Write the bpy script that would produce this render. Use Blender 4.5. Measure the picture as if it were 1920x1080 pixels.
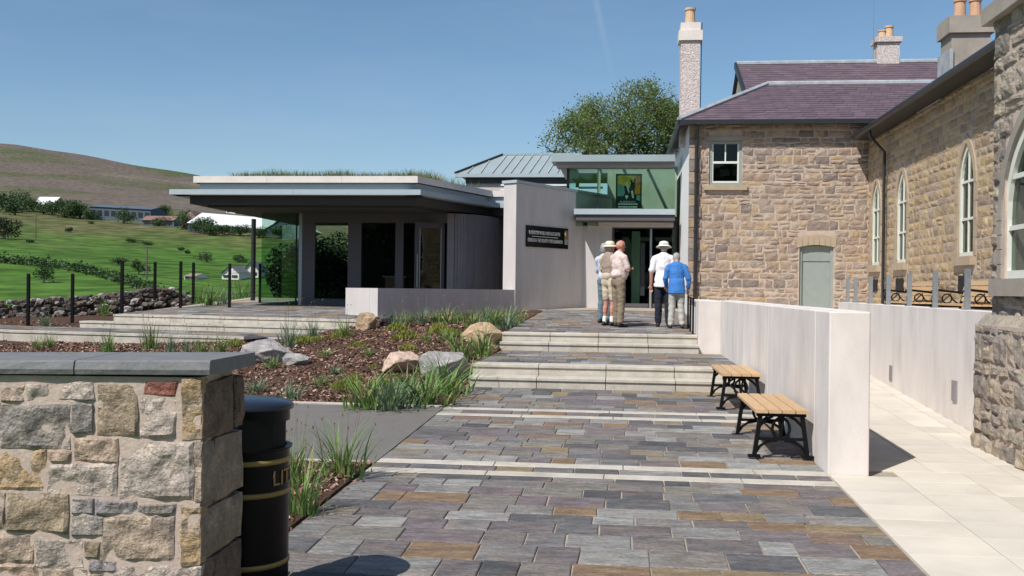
import bpy, bmesh, math, random
from mathutils import Vector, Matrix, noise
random.seed(7)
R = math.radians
scene = bpy.context.scene
for o in list(bpy.data.objects):
    bpy.data.objects.remove(o)

# ---------------------------------------------------------------- camera
CZ = 1.70; F = 1870.0; ROLL = 0.012; HY = 542.5
cam_d = bpy.data.cameras.new('camera'); cam = bpy.data.objects.new('camera', cam_d)
scene.collection.objects.link(cam); scene.camera = cam
cam_d.sensor_width = 36.0; cam_d.lens = F / 1920 * 36.0
cam_d.shift_y = (HY - 540) / 1920.0
cam_d.clip_start = 0.05; cam_d.clip_end = 9000
cam.matrix_world = Matrix.Translation((0, 0, CZ)) @ Matrix.Rotation(R(90), 4, 'X') @ Matrix.Rotation(ROLL, 4, 'Z')

# ---------------------------------------------------------------- sky, sun, exposure
world = bpy.data.worlds.new('World'); scene.world = world; world.use_nodes = True
wn = world.node_tree.nodes; wl = world.node_tree.links
sky = wn.new('ShaderNodeTexSky'); sky.sky_type = 'NISHITA'; sky.sun_disc = False
SUN_L = Vector((0.55, 0.625, -1.0)).normalized()          # direction the light travels
sky.sun_elevation = math.asin(-SUN_L.z)
sky.sun_rotation = math.atan2(-SUN_L.x, -SUN_L.y) % (2 * math.pi)
sky.altitude = 300; sky.air_density = 1.0; sky.dust_density = 0.7; sky.ozone_density = 2.6
bg = wn['Background']; bg.inputs['Strength'].default_value = 0.105
hs_ = wn.new('ShaderNodeHueSaturation'); hs_.inputs['Saturation'].default_value = 1.08; hs_.inputs['Hue'].default_value = 0.495; wl.new(sky.outputs['Color'], hs_.inputs['Color'])
# faint high haze and one old vapour trail
tc = wn.new('ShaderNodeTexCoord'); mpw = wn.new('ShaderNodeMapping'); mpw.inputs['Scale'].default_value = (2.2, 2.2, 9.0); wl.new(tc.outputs['Generated'], mpw.inputs[0])
nz = wn.new('ShaderNodeTexNoise'); nz.inputs['Scale'].default_value = 1.6; nz.inputs['Detail'].default_value = 6; nz.inputs['Roughness'].default_value = .62; wl.new(mpw.outputs[0], nz.inputs['Vector'])
rw_ = wn.new('ShaderNodeMapRange'); rw_.inputs[1].default_value = .45; rw_.inputs[2].default_value = .8; rw_.inputs[4].default_value = .09; wl.new(nz.outputs['Fac'], rw_.inputs[0])
dv_ = wn.new('ShaderNodeVectorMath'); dv_.operation = 'DOT_PRODUCT'; wl.new(tc.outputs['Generated'], dv_.inputs[0])
TRAIL = Vector(((1112 - 960) / F, 1.0, 540 / F)).cross(Vector(((1136 - 960) / F, 1.0, 430 / F))).normalized(); dv_.inputs[1].default_value = TRAIL
ab_ = wn.new('ShaderNodeMath'); ab_.operation = 'ABSOLUTE'; wl.new(dv_.outputs['Value'], ab_.inputs[0])
rt_ = wn.new('ShaderNodeMapRange'); rt_.interpolation_type = 'SMOOTHSTEP'; rt_.inputs[1].default_value = 0.0; rt_.inputs[2].default_value = .005; rt_.inputs[3].default_value = .10; rt_.inputs[4].default_value = 0; wl.new(ab_.outputs[0], rt_.inputs[0])
sz_ = wn.new('ShaderNodeSeparateXYZ'); wl.new(tc.outputs['Generated'], sz_.inputs[0]); rz_ = wn.new('ShaderNodeMapRange'); rz_.inputs[1].default_value = .20; rz_.inputs[2].default_value = .27; wl.new(sz_.outputs['Z'], rz_.inputs[0])
tm_ = wn.new('ShaderNodeMath'); tm_.operation = 'MULTIPLY'; wl.new(rt_.outputs[0], tm_.inputs[0]); wl.new(rz_.outputs[0], tm_.inputs[1])
ad_ = wn.new('ShaderNodeMath'); ad_.operation = 'ADD'; wl.new(tm_.outputs[0], ad_.inputs[0]); wl.new(rw_.outputs[0], ad_.inputs[1])
mxw = wn.new('ShaderNodeMix'); mxw.data_type = 'RGBA'; mxw.inputs[7].default_value = (6.0, 6.6, 7.2, 1); wl.new(ad_.outputs[0], mxw.inputs[0]); wl.new(hs_.outputs[0], mxw.inputs[6]); wl.new(mxw.outputs[2], bg.inputs['Color'])
sun_d = bpy.data.lights.new('sun', 'SUN'); sun_d.energy = 5.0; sun_d.angle = R(0.53); sun_d.color = (1.0, 0.955, 0.89)
sun = bpy.data.objects.new('sun', sun_d); scene.collection.objects.link(sun)
sun.rotation_euler = SUN_L.to_track_quat('-Z', 'Y').to_euler()
sun.location = (-20, -20, 30)
vs = scene.view_settings
vs.view_transform = 'Standard'; vs.look = 'None'; vs.gamma = 1.0; vs.exposure = 0.12; vs.use_curve_mapping = False
scene.render.resolution_x = 1024; scene.render.resolution_y = 576

# ---------------------------------------------------------------- site geometry helpers
TH = math.atan(0.1096); SN, CS = math.sin(TH), math.cos(TH)
def W(u, v, z=0.0):                       # walkway frame (u right, v along the walkway) to world
    return Vector((u * CS + v * SN, -u * SN + v * CS, z))
def UV(p): return (p[0] * CS - p[1] * SN, p[0] * SN + p[1] * CS)
def ray(px, py):
    a, b = px - 960.0, HY - py
    xc = a * math.cos(ROLL) - b * math.sin(ROLL); yc = a * math.sin(ROLL) + b * math.cos(ROLL)
    return Vector((xc / F, 1.0, yc / F))
def at(px, py, Y): d = ray(px, py); return Vector((0, 0, CZ)) + d * Y
def at_v(px, py, v):                      # meet the plane v = const -> (u, z)
    d = ray(px, py); t = v / (d.x * SN + d.y * CS); p = d * t; return UV(p)[0], CZ + p.z
def at_u(px, py, u):                      # meet the plane u = const -> (v, z)
    d = ray(px, py); t = u / (d.x * CS - d.y * SN); p = d * t; return UV(p)[1], CZ + p.z
def at_z(px, py, z): d = ray(px, py); t = (z - CZ) / d.z; return Vector((0, 0, CZ)) + d * t
SL = 0.024
def z_low(u, v): return SL * v
def z_up(u, v): return 0.515 + SL * v
def hit(px, py, h, y0=3.0, y1=3000.0):    # meet a height field h(X, Y)
    d = ray(px, py); t = y0; last = t
    while t < y1:
        if CZ + d.z * t <= h(d.x * t, t): break
        last = t; t *= 1.01
    a, b = last, t
    for _ in range(25):
        m = (a + b) / 2
        if CZ + d.z * m <= h(d.x * m, m): b = m
        else: a = m
    return Vector((d.x * b, b, h(d.x * b, b)))
def lerp(a, b, t): return a + (b - a) * t
def sst(a, b, x):
    t = max(0.0, min(1.0, (x - a) / (b - a))); return t * t * (3 - 2 * t)
def interp(x, xs, ys):
    if x <= xs[0]: return ys[0]
    for i in range(1, len(xs)):
        if x <= xs[i]: return lerp(ys[i - 1], ys[i], (x - xs[i - 1]) / (xs[i] - xs[i - 1]))
    return ys[-1]

# ---------------------------------------------------------------- object helpers
COL = scene.collection
def thing(name, label, cat, loc=(0, 0, 0), rz=0.0, group=None):
    o = bpy.data.objects.new(name, None); COL.objects.link(o)
    o.location = loc; o.rotation_euler = (0, 0, rz); o.empty_display_size = 0.2
    tag(o, label, cat, group); return o
def tag(o, label=None, cat=None, group=None, kind=None):
    if label: o['label'] = label
    if cat: o['category'] = cat
    if group: o['group'] = group
    if kind: o['kind'] = kind
    return o
class MB:
    def __init__(s): s.v = []; s.f = []
    def add(s, vs, fs):
        n = len(s.v); s.v += [tuple(x) for x in vs]; s.f += [tuple(n + i for i in f) for f in fs]; return s
    def hexa(s, p):                       # eight corners: 4 bottom, 4 top
        return s.add(p, [(3, 2, 1, 0), (4, 5, 6, 7), (0, 1, 5, 4), (1, 2, 6, 5), (2, 3, 7, 6), (3, 0, 4, 7)])
    def box(s, x0, x1, y0, y1, z0, z1, fn=None):
        p = [(x0, y0, z0), (x1, y0, z0), (x1, y1, z0), (x0, y1, z0), (x0, y0, z1), (x1, y0, z1), (x1, y1, z1), (x0, y1, z1)]
        if fn: p = [fn(*q) for q in p]
        return s.hexa(p)
    def prism(s, poly, z0, z1):           # poly: list of xy ; z0/z1 numbers or functions of (x, y)
        n = len(poly); g0 = z0 if callable(z0) else (lambda x, y: z0); g1 = z1 if callable(z1) else (lambda x, y: z1)
        vs = [(x, y, g0(x, y)) for x, y in poly] + [(x, y, g1(x, y)) for x, y in poly]
        fs = [tuple(reversed(range(n))), tuple(range(n, 2 * n))] + [(i, (i + 1) % n, n + (i + 1) % n, n + i) for i in range(n)]
        return s.add(vs, fs)
    def tube(s, pts, rads, n=6, cap=True):
        pts = [Vector(p) for p in pts]
        if not isinstance(rads, (list, tuple)): rads = [rads] * len(pts)
        vs = []; up = None
        for i, p in enumerate(pts):
            d = (pts[min(i + 1, len(pts) - 1)] - pts[max(i - 1, 0)])
            if d.length < 1e-9: d = Vector((0, 0, 1))
            d.normalize()
            if up is None: up = Vector((1, 0, 0)) if abs(d.x) < 0.8 else Vector((0, 1, 0))
            a = (up - d * up.dot(d)).normalized(); up = a; b = d.cross(a)
            for k in range(n):
                t = 2 * math.pi * k / n + math.pi / n
                vs.append(p + (a * math.cos(t) + b * math.sin(t)) * rads[i])
        fs = []
        for i in range(len(pts) - 1):
            for k in range(n):
                fs.append((i * n + k, i * n + (k + 1) % n, (i + 1) * n + (k + 1) % n, (i + 1) * n + k))
        if cap: fs += [tuple(reversed(range(n))), tuple(range((len(pts) - 1) * n, len(pts) * n))]
        return s.add(vs, fs)
    def bar(s, a, b, w, h):               # rectangular bar from a to b
        a, b = Vector(a), Vector(b); d = (b - a).normalized()
        up = Vector((0, 0, 1)) if abs(d.z) < 0.9 else Vector((0, 1, 0))
        x = d.cross(up).normalized(); y = x.cross(d)
        q = [(-1, -1), (1, -1), (1, 1), (-1, 1)]
        return s.hexa([a + x * (w / 2 * i) + y * (h / 2 * j) for i, j in q] + [b + x * (w / 2 * i) + y * (h / 2 * j) for i, j in q])
    def lathe(s, prof, c=(0, 0, 0), n=32, skip=None):
        vs = []; fs = []
        for r, z in prof:
            for k in range(n):
                t = 2 * math.pi * k / n; vs.append((c[0] + r * math.cos(t), c[1] + r * math.sin(t), c[2] + z))
        for i in range(len(prof) - 1):
            for k in range(n):
                if skip and skip(i, k): continue
                fs.append((i * n + k, i * n + (k + 1) % n, (i + 1) * n + (k + 1) % n, (i + 1) * n + k))
        return s.add(vs, fs)
    def build(s, name, mat, parent=None, smooth=False, kind=None):
        me = bpy.data.meshes.new(name); me.from_pydata(s.v, [], s.f); me.update()
        if smooth: me.polygons.foreach_set('use_smooth', [True] * len(me.polygons))
        if mat: me.materials.append(mat)
        return link(me, name, parent, kind)
def link(me, name, parent=None, kind=None):
    o = bpy.data.objects.new(name, me); COL.objects.link(o)
    if parent:
        o.parent = parent
        if parent.type == 'EMPTY' and parent.get('world_parts'):
            o.matrix_parent_inverse = (Matrix.Translation(parent.location) @ Matrix.Rotation(parent.rotation_euler.z, 4, 'Z')).inverted()
    if kind: o['kind'] = kind
    return o
def wthing(name, label, cat, loc, group=None):       # parts given in world coordinates
    o = thing(name, label, cat, loc, 0, group); o['world_parts'] = 1; return o
def copy_tree(o, parent=None):
    c = o.copy(); COL.objects.link(c)
    if parent: c.parent = parent
    for ch in [x for x in bpy.data.objects if x.parent == o]: copy_tree(ch, c)
    return c
WORK = bpy.data.scenes.new('workbench')             # a side scene to evaluate modifiers and text in; removed at the end
def evaluated(o):
    WORK.collection.objects.link(o); vl_ = WORK.view_layers[0]; vl_.update(); dg = vl_.depsgraph; dg.update()
    me = bpy.data.meshes.new_from_object(o.evaluated_get(dg)); WORK.collection.objects.unlink(o); return me
def text_mesh(body, size, extrude=0.004, align='CENTER'):
    cu = bpy.data.curves.new('lettering', 'FONT'); cu.body = body; cu.size = size; cu.extrude = extrude; cu.align_x = align; cu.align_y = 'CENTER'; cu.resolution_u = 3
    o = bpy.data.objects.new('lettering_source', cu); me = evaluated(o); bpy.data.objects.remove(o); bpy.data.curves.remove(cu); return me

# ---------------------------------------------------------------- materials
MATS = {}
def nd(t, k, **kw):
    n = t.nodes.new(k)
    for a, b in kw.items(): setattr(n, a, b)
    return n
def material(name, col, rough=0.85, pieces=None, vary=0.25, vscale=6.0, blotch=None, bscale=1.5, bamt=0.5, bump=0.0, bumpscale=40.0, bdist=0.01,
             metal=0.0, spec=0.3, fine=0.12, finescale=60.0, stretch=(1, 1, 1), coat=0.0, trans=0.0, hue=0.0, bthr=(0.45, 0.7), bump2=0.0, bump2scale=8.0):
    m = bpy.data.materials.new(name); m.use_nodes = True; t = m.node_tree; L = t.links.new
    b = t.nodes['Principled BSDF']; b.inputs['Roughness'].default_value = rough; b.inputs['Metallic'].default_value = metal
    b.inputs['Specular IOR Level'].default_value = spec; b.inputs['Coat Weight'].default_value = coat
    geo = nd(t, 'ShaderNodeNewGeometry'); mp = nd(t, 'ShaderNodeMapping'); mp.inputs['Scale'].default_value = stretch
    L(geo.outputs['Position'], mp.inputs['Vector'])
    rnd = None
    if pieces or hue:
        oi = nd(t, 'ShaderNodeObjectInfo'); ad = nd(t, 'ShaderNodeMath', operation='ADD'); fr = nd(t, 'ShaderNodeMath', operation='FRACT')
        ml = nd(t, 'ShaderNodeMath', operation='MULTIPLY'); ml.inputs[1].default_value = 7.31
        L(geo.outputs['Random Per Island'], ml.inputs[0]); L(oi.outputs['Random'], ad.inputs[0]); L(ml.outputs[0], ad.inputs[1]); L(ad.outputs[0], fr.inputs[0]); rnd = fr.outputs[0]
    if pieces:
        cr = nd(t, 'ShaderNodeValToRGB'); cr.color_ramp.interpolation = 'CONSTANT'; e = cr.color_ramp.elements
        for i, c in enumerate(pieces):
            x = i / len(pieces)
            el = e[i] if i < 2 else e.new(x)
            el.position = x; el.color = (*c, 1)
        L(rnd, cr.inputs[0]); cur = cr.outputs[0]
        # offset the texture of each piece
        sc = nd(t, 'ShaderNodeMath', operation='MULTIPLY'); sc.inputs[1].default_value = 37.0; L(rnd, sc.inputs[0])
        cb = nd(t, 'ShaderNodeCombineXYZ'); L(sc.outputs[0], cb.inputs[0]); L(sc.outputs[0], cb.inputs[2]); L(cb.outputs[0], mp.inputs['Location'])
    else:
        rgb = nd(t, 'ShaderNodeRGB'); rgb.outputs[0].default_value = (*col, 1); cur = rgb.outputs[0]
    def noise_(scale, det=4, rough_=0.6):
        n = nd(t, 'ShaderNodeTexNoise'); n.inputs['Scale'].default_value = scale; n.inputs['Detail'].default_value = det; n.inputs['Roughness'].default_value = rough_
        L(mp.outputs[0], n.inputs['Vector']); return n.outputs['Fac']
    if blotch:
        r2 = nd(t, 'ShaderNodeMapRange'); r2.inputs[1].default_value = bthr[0]; r2.inputs[2].default_value = bthr[1]; r2.inputs[4].default_value = bamt
        L(noise_(bscale), r2.inputs[0]); mx = nd(t, 'ShaderNodeMix', data_type='RGBA'); mx.inputs[7].default_value = (*blotch, 1)
        L(r2.outputs[0], mx.inputs[0]); L(cur, mx.inputs[6]); cur = mx.outputs[2]
    def modulate(cur, fac, amt):
        r3 = nd(t, 'ShaderNodeMapRange'); r3.inputs[1].default_value = 0.25; r3.inputs[2].default_value = 0.75; r3.inputs[3].default_value = 1 - amt; r3.inputs[4].default_value = 1 + amt
        L(fac, r3.inputs[0]); mx = nd(t, 'ShaderNodeVectorMath', operation='SCALE'); L(cur, mx.inputs[0]); L(r3.outputs[0], mx.inputs['Scale']); return mx.outputs[0]
    if vary: cur = modulate(cur, noise_(vscale), vary)
    if fine: cur = modulate(cur, noise_(finescale, 2), fine)
    if hue:
        hs = nd(t, 'ShaderNodeMapRange'); hs.inputs[3].default_value = 1 - hue; hs.inputs[4].default_value = 1 + hue; L(rnd, hs.inputs[0])
        mx = nd(t, 'ShaderNodeVectorMath', operation='SCALE'); L(cur, mx.inputs[0]); L(hs.outputs[0], mx.inputs['Scale']); cur = mx.outputs[0]
    L(cur, b.inputs['Base Color'])
    if bump:
        bp = nd(t, 'ShaderNodeBump'); bp.inputs['Strength'].default_value = bump; bp.inputs['Distance'].default_value = bdist
        L(noise_(bumpscale, 6, 0.65), bp.inputs['Height'])
        if bump2:
            b2 = nd(t, 'ShaderNodeBump'); b2.inputs['Strength'].default_value = bump2; b2.inputs['Distance'].default_value = 0.04
            L(noise_(bump2scale, 3), b2.inputs['Height']); L(b2.outputs[0], bp.inputs['Normal'])
        L(bp.outputs[0], b.inputs['Normal'])
    if trans:
        tr = nd(t, 'ShaderNodeBsdfTranslucent'); L(cur, tr.inputs['Color']); mx = nd(t, 'ShaderNodeMixShader'); mx.inputs[0].default_value = trans
        L(b.outputs[0], mx.inputs[1]); L(tr.outputs[0], mx.inputs[2]); L(mx.outputs[0], t.nodes['Material Output'].inputs['Surface'])
    MATS[name] = m; return m
def glass(name, tint, refl=1.0):
    m = bpy.data.materials.new(name); m.use_nodes = True; t = m.node_tree; L = t.links.new
    t.nodes.remove(t.nodes['Principled BSDF'])
    tr = nd(t, 'ShaderNodeBsdfTransparent'); tr.inputs[0].default_value = (*tint, 1)
    gl = nd(t, 'ShaderNodeBsdfGlossy'); gl.inputs['Roughness'].default_value = 0.01; gl.inputs['Color'].default_value = (0.9, 1, 0.95, 1)
    fr = nd(t, 'ShaderNodeFresnel'); fr.inputs[0].default_value = 1.5; mu = nd(t, 'ShaderNodeMath', operation='MULTIPLY'); mu.inputs[1].default_value = refl
    mx = nd(t, 'ShaderNodeMixShader'); g_ = nd(t, 'ShaderNodeNewGeometry'); sb = nd(t, 'ShaderNodeMath', operation='SUBTRACT'); sb.inputs[0].default_value = refl; L(g_.outputs['Backfacing'], sb.inputs[1]); sb.use_clamp = True
    L(fr.outputs[0], mu.inputs[0]); L(sb.outputs[0], mu.inputs[1]); L(mu.outputs[0], mx.inputs[0]); L(tr.outputs[0], mx.inputs[1]); L(gl.outputs[0], mx.inputs[2])
    L(mx.outputs[0], t.nodes['Material Output'].inputs['Surface']); MATS[name] = m; return m

m_school = material('school stone', None, pieces=[(.335,.25,.185),(.275,.205,.16),(.38,.30,.235),(.31,.225,.165),(.245,.19,.16),(.39,.285,.175),(.33,.265,.215),(.205,.165,.145),(.36,.265,.195),(.30,.24,.20)], vary=.3, vscale=7, bump=.7, bumpscale=26, bdist=.03, fine=.2, blotch=(.40,.32,.25), bscale=3.0, bamt=.35)
m_wing = material('wing stone', None, pieces=[(.43,.315,.19),(.345,.25,.16),(.45,.345,.22),(.385,.28,.175),(.31,.235,.17),(.44,.325,.185),(.37,.29,.21),(.41,.30,.185)], vary=.24, vscale=8, bump=.7, bumpscale=26, bdist=.03, fine=.2)
m_porch = material('porch stone', None, pieces=[(.33,.285,.23),(.27,.235,.195),(.37,.32,.255),(.30,.245,.20),(.24,.205,.175),(.35,.29,.22)], vary=.28, vscale=8, blotch=(.16,.155,.15), bscale=5, bump=.8, bumpscale=22, bdist=.03, fine=.2, bump2=.5)
m_garden = {}
for k, (c, b_) in dict(tan=((0.470,0.364,0.280),(0.302,0.246,0.207)), light=((0.560,0.470,0.403),(0.392,0.330,0.291)), brown=((0.336,0.263,0.185),(0.448,0.347,0.246)), grey=((0.280,0.252,0.230),(0.448,0.386,0.325)), red=((0.336,0.134,0.101),(0.224,0.112,0.095)), ochre=((0.470,0.330,0.190),(0.403,0.336,0.280)), lilac=((0.302,0.269,0.274),(0.448,0.403,0.370)), pink=((0.515,0.386,0.297),(0.370,0.269,0.202)), dark=((0.235,0.168,0.118),(0.146,0.106,0.078))).items():  # the dark key includes the shade of the wall's end face
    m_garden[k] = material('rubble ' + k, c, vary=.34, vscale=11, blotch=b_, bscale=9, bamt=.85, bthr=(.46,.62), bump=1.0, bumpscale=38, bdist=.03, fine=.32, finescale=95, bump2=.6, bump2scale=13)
m_mortar = material('lime mortar', (.47,.38,.31), vary=.15, bump=.5, bumpscale=80)
m_mortar2 = material('pale mortar', (.50,.40,.335), vary=.15, bump=.5, bumpscale=80)
m_dress = material('dressed sandstone', (.40,.315,.225), vary=.14, vscale=5, bump=.3, bumpscale=60, blotch=(.33,.26,.18), bamt=.4)
m_concrete = material('pale concrete', (.70,.645,.605), rough=.8, vary=.07, vscale=1.6, stretch=(1.5,1.5,.6), blotch=(.53,.475,.44), bscale=1.1, bamt=.75, bump=.12, bumpscale=60, fine=.04)
m_concrete2 = material('grey concrete', (.53,.495,.485), rough=.8, vary=.06, vscale=2.5, stretch=(2,2,.5), blotch=(.42,.385,.37), bscale=.9, bamt=.5, bump=.12, bumpscale=60, fine=.04)
m_nose = material('pale step concrete', (.47,.435,.375), vary=.16, vscale=5, blotch=(.33,.295,.245), bscale=3.0, bamt=.6, bump=.2, bumpscale=90)
m_slate = material('slate paving', None, rough=.7, spec=.28, pieces=[(0.171,0.165,0.164),(0.268,0.264,0.250),(0.121,0.121,0.125),(0.198,0.187,0.182),(0.232,0.159,0.101),(0.208,0.201,0.196),(0.174,0.147,0.153),(0.296,0.292,0.278),(0.089,0.091,0.093),(0.206,0.187,0.169),(0.256,0.196,0.120),(0.143,0.140,0.143),(0.241,0.235,0.225),(0.188,0.168,0.158),(0.211,0.150,0.116),(0.221,0.208,0.194),(0.161,0.143,0.141),(0.197,0.186,0.163),(0.111,0.108,0.108),(0.232,0.201,0.158),(0.184,0.159,0.162),(0.277,0.268,0.247)],
    vary=.42, vscale=5, stretch=(1,2.8,1), blotch=(.26,.175,.11), bscale=3.0, bamt=.55, bthr=(.52,.76), bump=.9, bumpscale=18, bdist=.028, fine=.34, finescale=34)
m_grout = material('sandy grout', (.36,.31,.25), vary=.15)
m_cream = material('cream paving', None, rough=.8, pieces=[(.56,.515,.445),(.59,.54,.46),(.545,.50,.435),(.57,.525,.45)], vary=.10, vscale=1.7, blotch=(.42,.38,.32), bscale=.9, bamt=.5, bump=.15, bumpscale=150, fine=.06, finescale=200)
m_joint = material('paving joint', (.33,.29,.24))
m_tar = material('tarmac', (.155,.145,.135), rough=.95, vary=.1, vscale=3, bump=.5, bumpscale=220, fine=.3, finescale=160)
m_soil = material('mulch bed', (.085,.045,.028), rough=.95, vary=.45, vscale=22, bump=1, bumpscale=60, bdist=.03, fine=.35)
m_chip = material('bark chips', None, rough=.9, pieces=[(.22,.11,.075),(.14,.072,.05),(.30,.19,.14),(.25,.125,.085),(.09,.055,.042),(.42,.32,.25),(.17,.09,.066)], vary=.2)
m_black = material('black paint', (.004,.004,.005), rough=.32, spec=.16, vary=.1, fine=0)
m_iron = material('black cast iron', (.005,.005,.006), rough=.5, spec=.16, vary=.1, fine=0)
m_gold = material('gold paint', (.33,.22,.07), rough=.45, metal=.3, fine=0)
m_lid = material('blue black lid', (.012,.016,.026), rough=.25, spec=.5, vary=.08, fine=0)
m_wood = material('pale bench timber', (.50,.335,.185), rough=.6, vary=.14, vscale=10, stretch=(6,.6,6), fine=.1, bump=.15, bumpscale=30, hue=.08)
m_galv = material('galvanised steel', (.36,.38,.40), rough=.42, metal=.6, vary=.12, vscale=20, fine=.05)
m_dark = material('dark grey frame', (.095,.087,.093), rough=.55, vary=.06, fine=0)
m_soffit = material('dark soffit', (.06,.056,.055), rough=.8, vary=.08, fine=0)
m_board = material('grey boarding', (.26,.235,.235), rough=.7, vary=.1, vscale=4, hue=.07)
m_zinc = material('zinc', (.34,.405,.415), rough=.45, metal=.25, vary=.08, vscale=1.2, fine=.03, hue=.04)
m_fascia = material('pale grey fascia', (.37,.43,.46), rough=.5, vary=.05, fine=.02)
m_white = material('white render', (.74,.74,.73), rough=.85, vary=.05, vscale=2, bump=.2, bumpscale=120)
m_parapet = material('pale parapet', (.66,.60,.555), rough=.8, vary=.08, vscale=3)
m_pebble = material('pinkish pebbledash', (.60,.52,.49), rough=.95, vary=.32, vscale=16, bump=1, bumpscale=26, bdist=.04, fine=.35, finescale=38)
m_render = material('grey cement render', (.33,.295,.25), vary=.16, vscale=2.5, blotch=(.235,.215,.19), bamt=.6, bump=.3, bumpscale=60)
m_terra = material('terracotta', (.50,.31,.20), vary=.15, vscale=6)
m_terra2 = material('buff clay pot', (.56,.39,.25), vary=.15, vscale=6)
m_lead = material('lead flashing', (.36,.38,.40), rough=.55, vary=.25, vscale=4, fine=.1)
m_roof = material('purple roof slate', None, rough=.6, spec=.4, pieces=[(.125,.085,.105),(.112,.078,.098),(.135,.095,.113),(.105,.075,.09),(.12,.086,.098)], vary=.12, vscale=3, fine=.1, finescale=30)
m_gutter = material('black gutter', (.02,.022,.024), rough=.4, spec=.5, fine=0)
m_cream_paint = material('cream window paint', (.66,.67,.60), rough=.5, vary=.04, fine=0)
m_sage = material('sage green paint', (.27,.305,.285), rough=.5, vary=.06, fine=.02)
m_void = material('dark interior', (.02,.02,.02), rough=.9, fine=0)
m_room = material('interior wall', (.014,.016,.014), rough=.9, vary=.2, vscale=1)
m_roomg = material('hall inner wall', (.36,.40,.33), rough=.9, vary=.15, vscale=.8)
m_glass = glass('greenish glass', (.76,.87,.81), 1.0)
m_glassd = glass('window glass', (.35,.40,.38), .7)
# ================================================================ SETTING: terrain
TY = [-4000, -60, 0, 20, 33, 60, 100, 150, 250, 320, 400]
TZ = [-30, -1.6, -.40, .10, .25, -1.2, -.6, 3.0, 13.0, 21.0, 28.0]
def ridge(X): return max(60.0, min(300.0, 168 - (X + 481) * .142 - max(0, -(X + 760)) * .10 + 5 * math.sin(X / 130.0)))
def terrain(X, Y):
    if Y <= 400: z = interp(Y, TY, TZ)
    else:
        t = (Y - 400) / 1100.0
        rz = ridge(X)
        z = lerp(28.0, rz, t ** 0.93) if t < 1 else rz - (Y - 1500) * .03
        z += 3.0 * math.sin(X / 90 + Y / 140) * sst(400, 800, Y)
    xx = max(-420.0, min(60.0, X))
    z += -.05 * (xx + 130) * sst(80, 350, Y) * (1 - sst(420, 900, Y))
    if Y > 70: z += 0.9 * math.sin(X / 23.0 + Y / 31.0) * sst(70, 200, Y)
    return z
m_terr = bpy.data.materials.new('grass field and moor'); m_terr.use_nodes = True
def terr_mat(m):
    t = m.node_tree; L = t.links.new; b = t.nodes['Principled BSDF']; b.inputs['Roughness'].default_value = .95; b.inputs['Specular IOR Level'].default_value = .1
    g = nd(t, 'ShaderNodeNewGeometry'); sp = nd(t, 'ShaderNodeSeparateXYZ'); L(g.outputs['Position'], sp.inputs[0])
    def ns(scale, det=5, st=(1, 1, 1)):
        mp = nd(t, 'ShaderNodeMapping'); mp.inputs['Scale'].default_value = st; L(g.outputs['Position'], mp.inputs[0])
        n = nd(t, 'ShaderNodeTexNoise'); n.inputs['Scale'].default_value = scale; n.inputs['Detail'].default_value = det; L(mp.outputs[0], n.inputs['Vector']); return n.outputs['Fac']
    def ramp(f, stops):
        r = nd(t, 'ShaderNodeValToRGB'); e = r.color_ramp.elements
        for i, (p, c) in enumerate(stops):
            el = e[i] if i < 2 else e.new(p); el.position = p; el.color = (*c, 1)
        L(f, r.inputs[0]); return r.outputs[0]
    def mix(f, a, b_):
        x = nd(t, 'ShaderNodeMix', data_type='RGBA'); L(f, x.inputs[0]); L(a, x.inputs[6]); L(b_, x.inputs[7]); return x.outputs[2]
    def rng(f, a, b_):
        r = nd(t, 'ShaderNodeMapRange'); r.inputs[1].default_value = a; r.inputs[2].default_value = b_; L(f, r.inputs[0]); return r.outputs[0]
    lush = ramp(ns(.05), [(.3, (.046, .105, .015)), (.7, (.070, .140, .024))])
    rough = ramp(ns(.06), [(.35, (.065, .095, .028)), (.5, (.095, .100, .038)), (.68, (.135, .108, .060))])
    moor = ramp(ns(.0065, 10, (1, .55, 1)), [(.36, (.072, .092, .040)), (.45, (.105, .098, .062)), (.52, (.135, .106, .092)), (.58, (.112, .098, .078)), (.66, (.165, .142, .10))])
    # rougher pasture farther up the valley side
    ad = nd(t, 'ShaderNodeMath', operation='MULTIPLY_ADD'); L(ns(.02), ad.inputs[0]); ad.inputs[1].default_value = 260.0; L(sp.outputs[1], ad.inputs[2])
    f1 = rng(ad.outputs[0], 340, 470); c = mix(f1, lush, rough)
    f2 = rng(ad.outputs[0], 500, 620); c = mix(f2, c, moor)
    sc = nd(t, 'ShaderNodeVectorMath', operation='SCALE'); L(c, sc.inputs[0])
    r = nd(t, 'ShaderNodeMapRange'); r.inputs[1].default_value = .3; r.inputs[2].default_value = .7; r.inputs[3].default_value = .5; r.inputs[4].default_value = 1.5; L(ns(.22, 12), r.inputs[0]); L(r.outputs[0], sc.inputs['Scale'])
    L(sc.outputs[0], b.inputs['Base Color'])
    bp = nd(t, 'ShaderNodeBump'); bp.inputs['Strength'].default_value = .6; bp.inputs['Distance'].default_value = 1.0; L(ns(.25, 6), bp.inputs['Height']); L(bp.outputs[0], b.inputs['Normal'])
terr_mat(m_terr)
ys = [-4000, -800, -200, -60, -20, 0, 10, 20, 33] + list(range(40, 110, 6)) + list(range(110, 420, 10)) + list(range(420, 1000, 30)) + list(range(1000, 1700, 50)) + [1900, 2400, 3200, 5000]
xs = [-5000, -3000, -2000] + list(range(-1500, -700, 50)) + list(range(-700, 300, 14)) + [300, 400, 600, 900, 1400, 2200, 3500, 5000]
g = MB(); nx = len(xs)
for y in ys:
    for x in xs: g.v.append((x, y, terrain(x, y)))
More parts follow.
